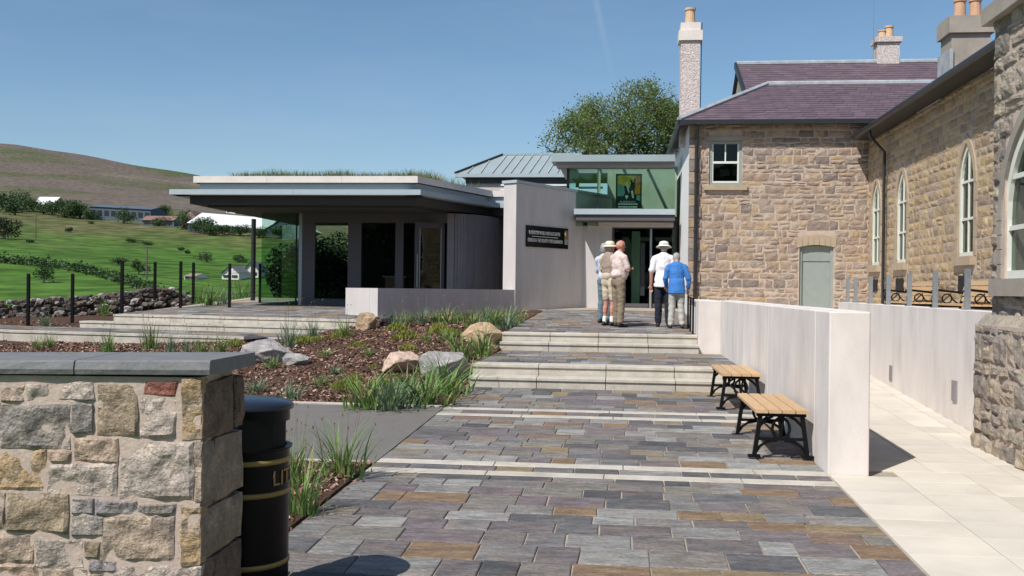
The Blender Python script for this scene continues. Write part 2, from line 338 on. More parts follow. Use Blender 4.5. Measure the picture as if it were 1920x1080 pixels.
for j in range(len(ys) - 1):
    for i in range(nx - 1): g.f.append((j * nx + i, j * nx + i + 1, (j + 1) * nx + i + 1, (j + 1) * nx + i))
g.build('ground', m_terr, smooth=True, kind='structure')

# ================================================================ SETTING: paving
UL, UR = -2.08, 1.71
def slab(mb_or_parent, u0, u1, v0, v1, zf, name, mat, th=.05, ch=.006, jit=.004):
    z = random.uniform(-jit * .5, jit * .5)
    j = lambda: random.uniform(-jit, jit)
    c = [(u0 + j(), v0 + j()), (u1 + j(), v0 + j()), (u1 + j(), v1 + j()), (u0 + j(), v1 + j())]
    ins = [(c[0][0] + ch, c[0][1] + ch), (c[1][0] - ch, c[1][1] + ch), (c[2][0] - ch, c[2][1] - ch), (c[3][0] + ch, c[3][1] - ch)]
    vs = [W(a, b, zf(a, b) - th) for a, b in c] + [W(a, b, zf(a, b) + z - ch * .6) for a, b in c] + [W(a, b, zf(a, b) + z) for a, b in ins]
    fs = [(8, 9, 10, 11)] + [(i, (i + 1) % 4, 4 + (i + 1) % 4, 4 + i) for i in range(4)] + [(4 + i, 4 + (i + 1) % 4, 8 + (i + 1) % 4, 8 + i) for i in range(4)]
    if isinstance(mb_or_parent, MB): mb_or_parent.add(vs, fs)
    else: MB().add(vs, fs).build(name, mat, mb_or_parent)
def slate_field(parent, u0f, u1f, v0, v1, zf, keep=None, stuff_from=None, ch=(.2, .38), gap=.010):
    stuff = MB(); v = v0; n = 0
    while v < v1 - .06:
        h = random.uniform(*ch)
        if v + h > v1 - .12: h = v1 - v
        a, b = u0f((v + h / 2)), u1f((v + h / 2)); u = a
        while u < b - .05:
            w = random.choice([random.uniform(.2, .34), random.uniform(.34, .58), random.uniform(.26, .46)])
            if u + w > b - .16: w = b - u
            if keep is None or keep(u + w / 2, v + h / 2):
                tgt = parent if (stuff_from is None or v < stuff_from) and n < 290 else stuff
                slab(tgt, u + gap / 2, u + w - gap / 2, v + gap / 2, v + h - gap / 2, zf, 'paving_slab', m_slate); n += 1
            u += w
        v += h
    if stuff.v: stuff.build('far_paving_slabs', m_slate, parent, kind='stuff')
def sheet(name, poly, zf, mat, th=.3, parent=None, kind='structure'):
    xy = [tuple(W(a, b)[:2]) for a, b in poly]
    f1 = lambda x, y: zf(*UV((x, y)))
    o = MB().prism(xy, lambda x, y: f1(x, y) - th, f1).build(name, mat, parent)
    if kind: o['kind'] = kind
    return o
V1, V2 = 13.80, 17.35                       # feet of the two flights
ZL = z_low(0, V1) + .30                     # landing level
zl_b = lambda u, v: z_low(u, v) - .012
walk = sheet('walkway', [(UL, 2.0), (UR, 2.0), (UR, V1 + .2), (UL, V1 + .2)], zl_b, m_grout)
def strips(v0, n=4):
    a = UL
    while a < UR - .1:
        b = min(UR, a + random.uniform(.95, 1.1))
        if UR - b < .3: b = UR
        slab(walk, a + .004, b - .004, v0, v0 + .165, lambda u, v: z_low(u, v) + .003, 'edging_strip', m_nose, ch=.005, jit=.001)
        a = b
SV = [8.02, 8.40, 11.15, 11.62]
for s in SV: strips(s)
bounds = [2.6, SV[0], SV[0] + .165, SV[1], SV[1] + .165, SV[2], SV[2] + .165, SV[3], SV[3] + .165, V1]
for i in range(0, len(bounds), 2):
    slate_field(walk, lambda v: UL, lambda v: UR, bounds[i], bounds[i + 1], z_low, ch=(.19, .36) if bounds[i + 1] - bounds[i] > .4 else (.3, .31))
# flights of steps
def flight(name, v0, zb, u0, u1, n, dv, rise=.15, tread=.36):
    st = sheet(name, [(u0 + .02, v0 + .05), (u1 - .02, v0 + .05), (u1 - .02, v0 + 1.0), (u0 + .02, v0 + 1.0)], lambda u, v: zb + .02, m_nose, th=.5)
    for k in range(2):
        w = (u1 - u0) / n
        for i in range(n):
            a, b = u0 + i * w + .005, u0 + (i + 1) * w - .005
            va = v0 + k * tread
            MB().box(a, b, va, va + tread + (.05 if k == 0 else .1), zb + k * rise - .06, zb + (k + 1) * rise - .052, lambda x, y, z: W(x, y, z)).build('riser_block', m_nose, st)
            m = MB(); c = .008; z1 = zb + (k + 1) * rise; z0 = z1 - .05; vf = va - .022
            pr = [(vf + c, z0), (vf, z0 + c), (vf, z1 - c), (vf + c, z1), (va + tread - .01, z1), (va + tread - .01, z0)]
            q = [W(a, p, z) for p, z in pr] + [W(b, p, z) for p, z in pr]; k6 = 6
            m.add(q, [tuple(range(6)), tuple(reversed(range(6, 12)))] + [(j, j + 6, (j + 1) % 6 + 6, (j + 1) % 6) for j in range(6)])
            m.build('nosing', m_nose, st)
    return st
flight('lower_steps', V1, z_low(0, V1), UL - .03, UR - .003, 4, 0)
land = sheet('landing', [(UL, V1 + .6), (UR, V1 + .6), (UR, V2 + .1), (UL, V2 + .1)], lambda u, v: ZL - .012, m_grout, th=.4)
slate_field(land, lambda v: UL, lambda v: UR, V1 + .715, V2, lambda u, v: ZL)
ZU0 = ZL + .30
UP = 1.335                                   # right edge of the upper level, where the pier narrows it
flight('upper_steps', V2, ZL, UL - .03, UP, 4, 0)
def z_plaza(u, v): return ZU0 + SL * (v - V2 - .7)
# low wall / sign wall line
LW0, LW1 = (-5.6, 22.6), (-2.86, 26.75)
EDGE = [(-14, 22.15), (-11.6, 21.8), (-5.9, 20.98)]
def bed_far(u):                              # far limit of the planting bed
    if u < -5.9: return interp(u, [p[0] for p in EDGE], [p[1] for p in EDGE])
    if u < -5.6: return lerp(20.98, 22.5, (u + 5.9) / .3)
    return lerp(22.6, 26.75, (u + 5.6) / 2.74)
plaza = sheet('upper_plaza', [(UL, V2 + .6), (UP, V2 + .6), (UP, 19.8), (4.3, 19.8), (4.3, 34), (-13, 34), (-11.6, 22.0), (-5.9, 21.2), (-5.55, 22.6), (-2.86, 26.7), (UL, 26.7)], lambda u, v: z_plaza(u, v) - .012, m_grout, th=.6)
slate_field(plaza, lambda v: UL, lambda v: UP if v < 19.8 else 2.2, V2 + .715, 27.6, z_plaza, keep=lambda u, v: True, stuff_from=24.2, ch=(.26, .4))
st2 = MB()
slate_field(plaza, lambda v: -11.7, lambda v: -2.0, 21.1, 30.0, z_plaza, keep=lambda u, v: v > bed_far(u) + .5 and not (u > -2.9 and v < 27.7), stuff_from=0, ch=(.3, .45))

# left hand terrace steps
A, B = W(-11.6, 21.8), W(-5.5, 20.92)
ld = (B - A); ld.z = 0; LEN = ld.length; ld.normalize(); ln = Vector((-ld.y, ld.x, 0))      # ln points away from the camera
def LT(s, n, z): p = A + ld * s + ln * n; return Vector((p.x, p.y, z))
zt = lambda s, n: z_plaza(*UV(A + ld * s + ln * n))
ter = wthing('terrace_steps', 'long pale steps with slate treads leading to the glass pavilion', 'steps', A)
def run(s0, s1, n0, depth, drop, h, step=.92, nm='step_block'):
    s = s0
    while s < s1 - .05:
        e = min(s1, s + step)
        if s1 - e < .3: e = s1
        z1 = zt((s + e) / 2, n0) - drop
        MB().box(s + .005, e - .005, n0, n0 + depth, z1 - h, z1 - .045, lambda x, y, z: LT(x, y, z)).build(nm, m_nose, ter)
        MB().box(s + .004, e - .004, n0 - .02, n0 + depth - .01, z1 - .042, z1, lambda x, y, z: LT(x, y, z)).build('nosing', m_nose, ter)
        s = e
run(0, LEN, 0, .32, 0.0, .3)
run(-.62, LEN + .1, -.36, .34, .15, .35)
run(-5.5, 5.35, -1.75, .30, .30, .45, 1.35)
m = MB()
MB().prism([tuple(LT(s, n, 0)[:2]) for s, n in [(-5.5, -1.46), (5.35, -1.46), (5.7, -.3), (-5.5, -.3)]], -.2, lambda x, y: z_plaza(*UV((x, y))) - .312).build('bedding', m_grout, ter)
sm = MB(); n0 = -1.44
while n0 < -.45:
    s = -5.5
    while s < 5.6:
        w = random.uniform(.35, .8); e = min(5.6, s + w)
        c = [(s + .005, n0 + .005), (e - .005, n0 + .005), (e - .005, n0 + .265), (s + .005, n0 + .265)]
        MB().add([LT(a, b, zt(a, b) - .36) for a, b in c] + [LT(a, b, zt(a, b) - .303) for a, b in c], [(4, 5, 6, 7), (0, 1, 5, 4), (1, 2, 6, 5), (2, 3, 7, 6), (3, 0, 4, 7)]).build('paving_slab', m_slate, ter)
        s = e
    n0 += .27
ter['kind'] = 'structure'; del ter['category']; del ter['label']

# tarmac path crossing between the strips
z_t = lambda u, v: z_low(u, v) + .002
tarp = sheet('tarmac_path', [(-16, 8.36), (UL - .004, 8.36), (UL - .004, 11.72), (-16, 11.72)], z_t, m_tar, th=.3)
def kerb(v0, v1, u0, u1, name='kerb_stone'):
    u = u1
    while u > u0 + .05:
        e = max(u0, u - .95)
        slab(tarp, e + .004, u - .004, v0, v1, lambda a, b: z_low(a, b) + .022, name, m_nose, th=.15, ch=.008, jit=.002); u = e
kerb(11.725, 11.80, -12, UL - .03)
kerb(8.28, 8.355, -6, UL - .03)

# ---------------------------------------------------------------- planting beds
BU = [-16, -11, -8, -5.6, -4, -2.9, -2.1]
BV = [11.8, 14, 16, 18, 19.6, 21.2, 23, 27]
BZ = [[.28]*7, [.31, .33, .36, .40, .42, .42, .35], [.35, .38, .43, .52, .60, .62, .585], [.38, .42, .50, .66, .80, .82, .72], [.41, .46, .56, .78, .92, .95, .93], [.42, .48, .60, .92, 1.01, 1.02, 1.0], [.42, .5, .62, 1.0, 1.05, 1.06, 1.06], [.42, .5, .7, 1.05, 1.1, 1.14, 1.15]]
def bed_z(u, v):
    u = max(BU[0], min(BU[-1], u)); v = max(BV[0], min(BV[-1], v))
    j = max(k for k in range(len(BV) - 1) if BV[k] <= v); i = max(k for k in range(len(BU) - 1) if BU[k] <= u)
    a = (u - BU[i]) / (BU[i + 1] - BU[i]); b = (v - BV[j]) / (BV[j + 1] - BV[j])
    z = lerp(lerp(BZ[j][i], BZ[j][i + 1], a), lerp(BZ[j + 1][i], BZ[j + 1][i + 1], a), b)
    return z + .035 * noise.noise(Vector((u * 1.3, v * 1.3, 0))) + .015 * noise.noise(Vector((u * 5, v * 5, 3)))
def bed_zw(X, Y):
    u, v = UV((X, Y))
    if v < 8.3: return z_low(u, v) + .03
    return bed_z(u, v)
bm = MB(); NU, NV = 60, 60; us = [lerp(-15, UL - .01, (i / NU) ** .7) for i in range(NU + 1)]
for j in range(NV + 1):
    for i, u in enumerate(us):
        far = min(bed_far(u) + .15, 27) if u > -5.9 else min(bed_far(u) - 1.55 if u < -6.3 else bed_far(u) - .2, 27)
        if u < -6.0: far = interp(u, [-15, -11.6, -6.3, -6.0], [24.5, 24.5, 19.3, 20.7]) if u < -11.6 else min(far, bed_far(u) - 1.5 + .5 * sst(-6.6, -6.1, u))
        v = lerp(11.80, far, j / NV); bm.v.append(tuple(W(u, v, bed_z(u, v))))
for j in range(NV):
    for i in range(NU): bm.f.append((j * (NU + 1) + i, j * (NU + 1) + i + 1, (j + 1) * (NU + 1) + i + 1, (j + 1) * (NU + 1) + i))
bm.build('planting_bed', m_soil, smooth=True, kind='structure')
NB = [(UL - .004, 5.2), (UL - .004, 8.28), (-6, 8.28), (-6, 5.2)]
sheet('small_planting_bed', [(UL - .004, 4.9), (UL - .004, 8.275), (-6, 8.275), (-6, 4.9)], lambda u, v: z_low(u, v) + .02, m_soil, th=.25)
# the strip of bed left of the terrace steps, up to the field wall
def side_z(X, Y): return interp(Y, [15, 21, 23, 30], [.3, .42, .55, .95]) + .04 * noise.noise(Vector((X, Y, 0)))
bm = MB()
for j in range(21):
    for i in range(21):
        X = lerp(-26, -6.2, i / 20); Y = lerp(20.6, 33, j / 20); bm.v.append((X, Y, side_z(X, Y) - (.9 if X > -10.6 and Y > 22.4 and False else 0)))
for j in range(20):
    for i in range(20):
        x = lerp(-26, -6.2, (i + 1) / 20); y = lerp(20.6, 33, j / 20)
        if UV((x, y))[0] < -11.5: bm.f.append((j * 21 + i, j * 21 + i + 1, (j + 1) * 21 + i + 1, (j + 1) * 21 + i))
bm.build('field_edge_bed', m_soil, smooth=True, kind='structure')
# bark chips
ch = MB()
def chip(u, v, z, s):
    a = random.uniform(0, math.pi); t1, t2 = random.gauss(0, .45), random.gauss(0, .45)
    d = Vector((math.cos(a), math.sin(a), t1)) * s; e = Vector((-math.sin(a), math.cos(a), t2)) * s * random.uniform(.28, .55)
    p = W(u, v, z + s * .25); ch.add([p - d - e, p + d - e * .6, p + d * .9 + e, p - d * .8 + e], [(0, 1, 2, 3)])
n = 0
while n < 34000:
    u = random.uniform(-12.5, UL - .04); v = 11.85 + (24.5 - 11.85) * random.random() ** 1.1
    if v > bed_far(u) - (1.65 if u < -6.2 else .2): continue
    chip(u, v, bed_z(u, v), random.uniform(.012, .034)); n += 1
for _ in range(4200):
    u, v = random.uniform(-4.2, UL - .02), random.uniform(5.2, 8.26); chip(u, v, z_low(u, v) + .025, random.uniform(.010, .032))
for _ in range(60):                                                       # strays on the paving edge
    u, v = UL + abs(random.gauss(0, .05)), random.uniform(5.2, 13.6)
    if 8.0 < v < 11.9: continue
    chip(u, v, z_low(u, v) + .002, random.uniform(.01, .025))
for _ in range(4000):
    X, Y = random.uniform(-19, -9), random.uniform(20.8, 26); u, v = UV((X, Y))
    if u < -11.6: chip(u, v, side_z(X, Y), random.uniform(.015, .04))
o = ch.build('bark_mulch', m_chip, kind='stuff'); tag(o, 'reddish brown bark chips covering the planting beds', 'mulch')

# ---------------------------------------------------------------- cream paving beside the wall and up the ramp
rampf = lambda v: interp(v, [10.66, 16.4, 22], [3.65, 3.97, 4.28]) if v > 10.2 else 3.42
zr = lambda u, v: z_low(u, v)
ramp = sheet('ramp_path', [(UR + .004, 2.0), (3.42, 2.0), (3.42, 10.1), (3.64, 10.3), (4.28, 22), (UR + .004, 22)], lambda u, v: zr(u, v) - .012, m_joint)
v = 2.4; row = 0
while v < 22:
    h = .42; u = UR + .012 if v < 8.45 else 2.06; lim = rampf(v + h) - .17
    while u < lim - .02:
        e = min(lim, u + .56)
        if lim - e < .2: e = lim
        if not (v < 8.47 < v + h and u < 2.06): slab(ramp, u + .003, e - .003, v + .003, v + h - .003, zr, 'paving_slab', m_cream, ch=.003, jit=.0008)
        elif True: slab(ramp, u + .003, e - .003, v + .003, 8.452, zr, 'paving_slab', m_cream, ch=.003, jit=.0008)
        u = e
    slab(ramp, lim + .004, rampf(v + h) - .004, v + .003, v + h - .003, zr, 'edge_slab', m_cream, ch=.003, jit=.0008)
    v += h
# terrace behind the ramp wall, in front of the school
sheet('school_terrace', [(3.9, 10.5), (9.6, 10.5), (9.6, 26), (1.72, 26), (1.72, 19.9), (4.3, 19.9)], lambda u, v: 1.1, m_cream, th=.8)

# ================================================================ CONCRETE WALLS
def beveled(o, w=.012):
    md = o.modifiers.new('bevel', 'BEVEL'); md.width = w; md.segments = 2; md.limit_method = 'ANGLE'; return o
WT = 1.55
cw = wthing('concrete_wall', 'long pale concrete wall behind the two backless benches', 'wall', W(1.87, 8.46, .2))
segs = [8.46, 9.06, 11.9, 14.9, 17.52]
for i in range(4):
    beveled(MB().box(UR, 2.04, segs[i] + (.004 if i else 0), segs[i + 1] - .004, -.2, WT, lambda x, y, z: W(x, y, z)).build('wall_panel', m_concrete, cw))
beveled(MB().box(1.335, 2.045, 17.53, 17.9, -.2, WT - .003, lambda x, y, z: W(x, y, z)).build('pier', m_concrete, cw))
beveled(MB().box(1.335, 1.67, 17.906, 19.7, -.2, WT, lambda x, y, z: W(x, y, z)).build('wall_panel', m_concrete, cw))
beveled(MB().box(UR + .06, 1.98, 8.56, 17.4, WT + .0, WT + .006, lambda x, y, z: W(x, y, z)).build('top_screed', m_concrete, cw), .003)
rw = wthing('concrete_wall', 'pale concrete wall along the ramp with two recessed lights', 'wall', W(3.8, 10.7, .25))
vv = [10.35, 13.4, 16.6, 19.8]
lights = [(1671, 700), (1789.5, 733)]
lpos = []
for (lx, ly) in lights:
    best = min((abs(at_u(lx, ly, rampf(v / 100))[0] - v / 100), v / 100) for v in range(1040, 1800)); lpos.append((best[1], at_u(lx, ly, rampf(best[1]))[1]))
for i in range(3):
    a, b = vv[i] + (.004 if i else 0), vv[i + 1] - .004
    MB().hexa([W(rampf(a), a, -.2), W(rampf(a) + .3, a, -.2), W(rampf(b) + .3, b, -.2), W(rampf(b), b, -.2), W(rampf(a), a, WT - .02), W(rampf(a) + .3, a, WT - .02), W(rampf(b) + .3, b, WT - .02), W(rampf(b), b, WT - .02)]).build('wall_panel', m_concrete, rw)
for lv, lz in lpos:
    f = MB(); u0 = rampf(lv)
    wl_ = MB().box(u0 - .006, u0 + .01, lv - .085, lv + .085, lz - .115, lz + .115, lambda x, y, z: W(x, y, z)).build('wall_light', m_galv, rw)
    MB().box(u0 - .012, u0 - .004, lv - .07, lv + .07, lz - .10, lz + .10, lambda x, y, z: W(x, y, z)).build('light_grille', m_board, wl_)
# galvanised posts on the ramp wall
def make_post():
    t = thing('railing_post', 'x', 'railing post', group='galvanised posts on the ramp wall')
    MB().box(-.03, .03, -.006, .006, 0, .46).build('blade', m_galv, t); MB().box(-.03, -.018, .006, .03, 0, .46).build('flange', m_galv, t)
    MB().box(-.055, .055, -.05, .05, 0, .012).build('base_plate', m_galv, t); return t
p0 = make_post(); names = ['nearest', 'second nearest', 'third nearest', 'fourth nearest', 'fifth nearest', 'sixth nearest', 'farthest']
for i in range(7):
    v = 11.55 + .98 * .0 + i * 1.42 + .1
    o = p0 if i == 0 else copy_tree(p0)
    o.location = W(rampf(v) + .15, v, WT - .02); o.rotation_euler.z = -TH
    if v > 19.6: o.location = W(rampf(19.6) + .15, 19.6, WT - .02)
    o['label'] = names[i] + ' galvanised steel post standing on the ramp wall'
# low wall with return, sign wall
lw = wthing('low_concrete_wall', 'low concrete wall with sunlit end in front of the pavilion doors', 'wall', W(*LW0, 1.0))
P0, P1 = W(*LW0), W(*LW1); wd = (P1 - P0).normalized(); wnn = Vector((wd.y, -wd.x, 0))                 # wnn faces the walkway
def LWp(s, n, z): p = P0 + wd * s + wnn * n; return Vector((p.x, p.y, z))
LWL = (P1 - P0).length
MB().box(0, LWL + .1, -.28, 0, .4, 1.69, lambda x, y, z: LWp(x, y, z)).build('wall_panel', m_concrete2, lw)
MB().box(0, .26, -1.12, -.284, .4, 1.69, lambda x, y, z: LWp(x, y, z)).build('return_panel', m_concrete2, lw)
sw = wthing('sign_wall', 'tall grey concrete wall carrying the black sign beside the entrance', 'wall', P1)
zS0 = at(968, 343, 26.9).z
q = W(*LW1); s1 = 3.05
def SWp(s, n, z): p = P1 + wd * s + wnn * n; return Vector((p.x, p.y, z))
tilt = .012
m = MB(); th = .42
zz = lambda s: zS0 - .0 - s * tilt
m.hexa([SWp(0, -th, .8), SWp(0, .02, .8), SWp(4.6, .02, .8), SWp(4.6, -th, .8), SWp(0, -th, zz(0)), SWp(0, .02, zz(0)), SWp(4.6, .02, zz(4.6)), SWp(4.6, -th, zz(4.6))]).build('wall_panel', m_concrete2, sw)
m = MB(); m.hexa([SWp(-.04, -th - .04, zz(0) + .004), SWp(-.04, .06, zz(0) + .004), SWp(4.64, .06, zz(4.64) + .004), SWp(4.64, -th - .04, zz(4.64) + .004), SWp(-.04, -th - .04, zz(0) + .08), SWp(-.04, .06, zz(0) + .08), SWp(4.64, .06, zz(4.64) + .08), SWp(4.64, -th - .04, zz(4.64) + .08)]).build('zinc_coping', m_fascia, sw)
# ================================================================ masonry helpers
def stone_mesh(fn, u0, u1, z0, z1, proud, nu=4, nz=3, rough=.012, jit=.012, back=.05, seed=None, edge_k=.25):
    """rough faced block; fn(u, n, z) -> world, n is outwards"""
    j = lambda: random.uniform(-jit, jit)
    c = [(u0 + j(), z0 + j()), (u1 + j(), z0 + j()), (u1 + j(), z1 + j()), (u0 + j(), z1 + j())]
    tu, tz = random.uniform(-.35, .35), random.uniform(-.35, .35); so = random.random() * 90
    vs = []; fs = []
    for b in range(nz + 1):
        for a in range(nu + 1):
            s, t = a / nu, b / nz
            x = lerp(lerp(c[0][0], c[1][0], s), lerp(c[3][0], c[2][0], s), t); z = lerp(lerp(c[0][1], c[3][1], t), lerp(c[1][1], c[2][1], t), s)
            edge = (a in (0, nu)) or (b in (0, nz))
            nn = noise.noise(Vector((x * 9 + so, z * 9, so))) * rough * 1.6 + noise.noise(Vector((x * 25 + so, z * 25, so))) * rough * .8
            n = proud * (1 + tu * (s - .5) + tz * (t - .5)) + nn if not edge else proud * edge_k + nn * .4
            if edge:
                wob = noise.noise(Vector((x * 14, z * 14, so))) * jit * 1.2
                if a in (0, nu): x += wob
                if b in (0, nz): z += wob
            vs.append(fn(x, n, z))
    W1 = nu + 1
    for b in range(nz):
        for a in range(nu): fs.append((b * W1 + a, b * W1 + a + 1, (b + 1) * W1 + a + 1, (b + 1) * W1 + a))
    ringi = [a for a in range(W1)] + [b * W1 + nu for b in range(1, nz + 1)] + [nz * W1 + a for a in range(nu - 1, -1, -1)] + [b * W1 for b in range(nz - 1, 0, -1)]
    base = len(vs)
    cu, cz_ = (u0 + u1) / 2, (z0 + z1) / 2
    for i in ringi:
        a, b = i % W1, i // W1; s, t = a / nu, b / nz
        vs.append(fn(lerp(u0, u1, s), -back, lerp(z0, z1, t)))
    for k in range(len(ringi)):
        k2 = (k + 1) % len(ringi); fs.append((ringi[k2], ringi[k], base + k, base + k2))
    return vs, fs
def rect_open(u0, u1, z0, z1): return lambda a, b: (u0, u1) if b > z0 and a < z1 else None
def arch_open(c, w, z0, zs, za):
    Rr = ((za - zs) ** 2 + w * w) / (2 * w)
    def f(a, b):
        if b <= z0 or a >= za: return None
        z = max(a, zs)
        h = math.sqrt(max(0, Rr * Rr - (z - zs) ** 2)) - (Rr - w) if z > zs else w
        return (c - h, c + h) if h > .01 else None
    return f
def free(u0, u1, za, zb, opens):
    segs = [(u0, u1)]
    for op in opens:
        r = op(za, zb)
        if not r: continue
        nw = []
        for a, b in segs:
            if r[1] <= a or r[0] >= b: nw.append((a, b)); continue
            if r[0] > a: nw.append((a, r[0]))
            if r[1] < b: nw.append((r[1], b))
        segs = nw
    return [s for s in segs if s[1] - s[0] > .02]
def masonry(parent, fn, u0, u1, z0, z1, opens, opens_stone, mat, mortar, course=(.12, .24), length=(.18, .5), proud=.035, rough=.012, jit=.012, gap=.018, limit=290, thick=.35, nu=4, nz=3, split=.18, vis=None, order=None, zstep=.06):
    m = MB(); z = z0
    while z < z1 - 1e-4:
        e = min(z1, z + zstep)
        for a, b in free(u0, u1, z, e, opens): m.box(a, b, -thick, 0, z, e, fn)
        z = e
    m.build('mortar_core', mortar, parent)
    cells = []; z = z0
    while z < z1 - .05:
        h = random.uniform(*course)
        if z + h > z1 - .08: h = z1 - z
        for a, b in free(u0, u1, z + .01, z + h - .01, opens_stone):
            u = a
            while u < b - .03:
                w = random.uniform(*length) * (1 if random.random() < .8 else 1.35)
                if u + w > b - length[0] * .6: w = b - u
                if random.random() < split and h > course[0] * 1.2 and w < length[1]:
                    k = random.uniform(.38, .62); cells += [(u, u + w, z, z + h * k), (u, u + w, z + h * k, z + h)]
                else: cells.append((u, u + w, z, z + h))
                u += w
        z += h
    if order: cells.sort(key=order)
    far = MB()
    for i, (a, b, c, d) in enumerate(cells):
        g2 = gap / 2
        if b - a < gap * 2 or d - c < gap * 2: continue
        vs, fs = stone_mesh(fn, a + g2, b - g2, c + g2, d - g2, proud * random.uniform(.6, 1.3), nu, nz, rough, jit)
        if i < limit: MB().add(vs, fs).build('stone', mat, parent)
        else: far.add(vs, fs)
    if far.v: far.build('remaining_stones', mat, parent, kind='stuff')
def arch_outline(c, w, z0, zs, za, n=7):
    Rr = ((za - zs) ** 2 + w * w) / (2 * w); pts = [(c - w, z0), (c - w, zs)]
    for i in range(1, n + 1):
        z = lerp(zs, za, math.sin(i / n * math.pi / 2)); h = math.sqrt(max(0, Rr * Rr - (z - zs) ** 2)) - (Rr - w); pts.append((c - max(h, 0), z))
    pts += [(2 * c - x, z) for x, z in reversed(pts[:-1])]
    return pts
def band(fn, outer, inner, n0, n1):       # solid band between two outlines (open at the bottom)
    m = MB(); k = len(outer)
    for i in range(k - 1):
        o0, o1, i0, i1 = outer[i], outer[i + 1], inner[i], inner[i + 1]
        m.hexa([fn(i0[0], n0, i0[1]), fn(o0[0], n0, o0[1]), fn(o1[0], n0, o1[1]), fn(i1[0], n0, i1[1]), fn(i0[0], n1, i0[1]), fn(o0[0], n1, o0[1]), fn(o1[0], n1, o1[1]), fn(i1[0], n1, i1[1])])
    return m
def gothic_window(parent, fn, c, w, z0, zs, za, sur=.16, sur_mat=None, deep=.2, bars=(.33, .66)):
    win = MB().box(c - w - .08, c + w + .08, -.12, .09, z0 - .16, z0 - .002, fn).build('window_sill', sur_mat, parent)
    out = arch_outline(c, w + sur, z0, zs, za + sur * 1.25); inn = arch_outline(c, w, z0, zs, za)
    # surround built of single dressed stones
    nj = 4
    for s in (0, 1):
        for k in range(nj):
            a, b = lerp(z0, zs, k / nj), lerp(z0, zs, (k + 1) / nj); ex = .07 if k % 2 else 0
            x0, x1 = (c - w - sur - ex, c - w) if s == 0 else (c + w, c + w + sur + ex)
            MB().box(x0, x1, -.22, .012, a + .004, b - .004, fn).build('surround_stone', sur_mat, parent)
    for i in range(1, len(out) - 2):
        band(fn, out[i:i + 2], inn[i:i + 2], -.22, .016).build('surround_stone', sur_mat, parent)
    fr = arch_outline(c, w - .075, z0 + .075, zs, za - .11)
    f = band(fn, arch_outline(c, w - .001, z0, zs, za - .002), fr, -deep, -deep + .07); f.box(c - w + .002, c + w - .002, -deep, -deep + .07, z0, z0 + .075, fn)
    fo = f.build('window_frame', m_cream_paint, parent)
    for t in bars:
        zb = lerp(z0, za, t); MB().box(c - w + .06, c + w - .06, -deep + .012, -deep + .058, zb - .022, zb + .022, fn).build('glazing_bar', m_cream_paint, fo)
    MB().box(c - .016, c + .016, -deep + .014, -deep + .055, z0 + .07, za - .1, fn).build('glazing_bar', m_cream_paint, fo)
    pts = arch_outline(c, w - .06, z0 + .06, zs, za - .09); g = MB(); g.add([fn(x, -deep + .03, z) for x, z in pts], [tuple(range(len(pts)))]); g.build('pane', m_glassd, fo)
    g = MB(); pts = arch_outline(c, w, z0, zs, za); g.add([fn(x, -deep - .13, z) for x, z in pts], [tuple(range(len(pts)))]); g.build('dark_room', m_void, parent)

# ================================================================ SCHOOL HOUSE (frontal block)
VS = 25.5
uL = at_v(1291, 400, VS)[0]; uC = at_v(1628, 400, VS)[0]
zE = at_v(1450, 232, VS)[1]
sh = wthing('stone_school_house', 'two storey stone school house with purple slate hipped roof and sage door', 'building', W((uL + uC) / 2, VS, 1.1))
fF = lambda u, n, z: W(u, VS - n, z)
wx0, wz1 = at_v(1330, 264, VS); wx1, wz0 = at_v(1391, 347, VS)
dx0, dz1 = at_v(1499, 462, VS); dx1, _ = at_v(1562, 565, VS)
ops = [rect_open(wx0, wx1, wz0, wz1), rect_open(dx0, dx1, 1.0, dz1)]
ops2 = [rect_open(wx0 - .0, wx1 + .0, wz0 - .13, wz1 + .10), rect_open(dx0 - .02, dx1 + .02, 1.0, dz1 + .24), rect_open(uC + .0, uC + .3, 0, 9)]
masonry(sh, fF, uL, uC + .4, 1.1, zE, ops, ops2, m_school, m_mortar, course=(.09, .23), length=(.12, .42), proud=.014, rough=.010, jit=.018, gap=.024, order=lambda c: -c[2] if False else random.random())
# door
MB().box(dx0, dx1, -.18, -.12, 1.1, dz1 - .36, fF).build('door', m_sage, sh)
MB().box(dx0, dx1, -.17, -.10, dz1 - .36, dz1 + .02, fF).build('door_fanlight_panel', m_sage, sh)
MB().box(dx0 - .02, dx0 + .07, -.16, -.06, 1.1, dz1, fF).build('door_frame', m_sage, sh)
MB().box(dx1 - .07, dx1 + .02, -.16, -.06, 1.1, dz1, fF).build('door_frame', m_sage, sh)
n = 7
for i in range(n):                                                 # segmental arch of narrow stones
    t0, t1 = i / n, (i + 1) / n; a, b = lerp(dx0 - .06, dx1 + .06, t0), lerp(dx0 - .06, dx1 + .06, t1); k = lambda t: .07 * (1 - (2 * t - 1) ** 2)
    MB().hexa([fF(a + .006, -.2, dz1 - .03 + k(t0)), fF(b - .006, -.2, dz1 - .03 + k(t1)), fF(b - .006, .02, dz1 - .03 + k(t1)), fF(a + .006, .02, dz1 - .03 + k(t0)), fF(a, -.2, dz1 + .22 + k(t0)), fF(b, -.2, dz1 + .22 + k(t1)), fF(b, .02, dz1 + .22 + k(t1)), fF(a, .02, dz1 + .22 + k(t0))]).build('arch_stone', m_dress, sh)
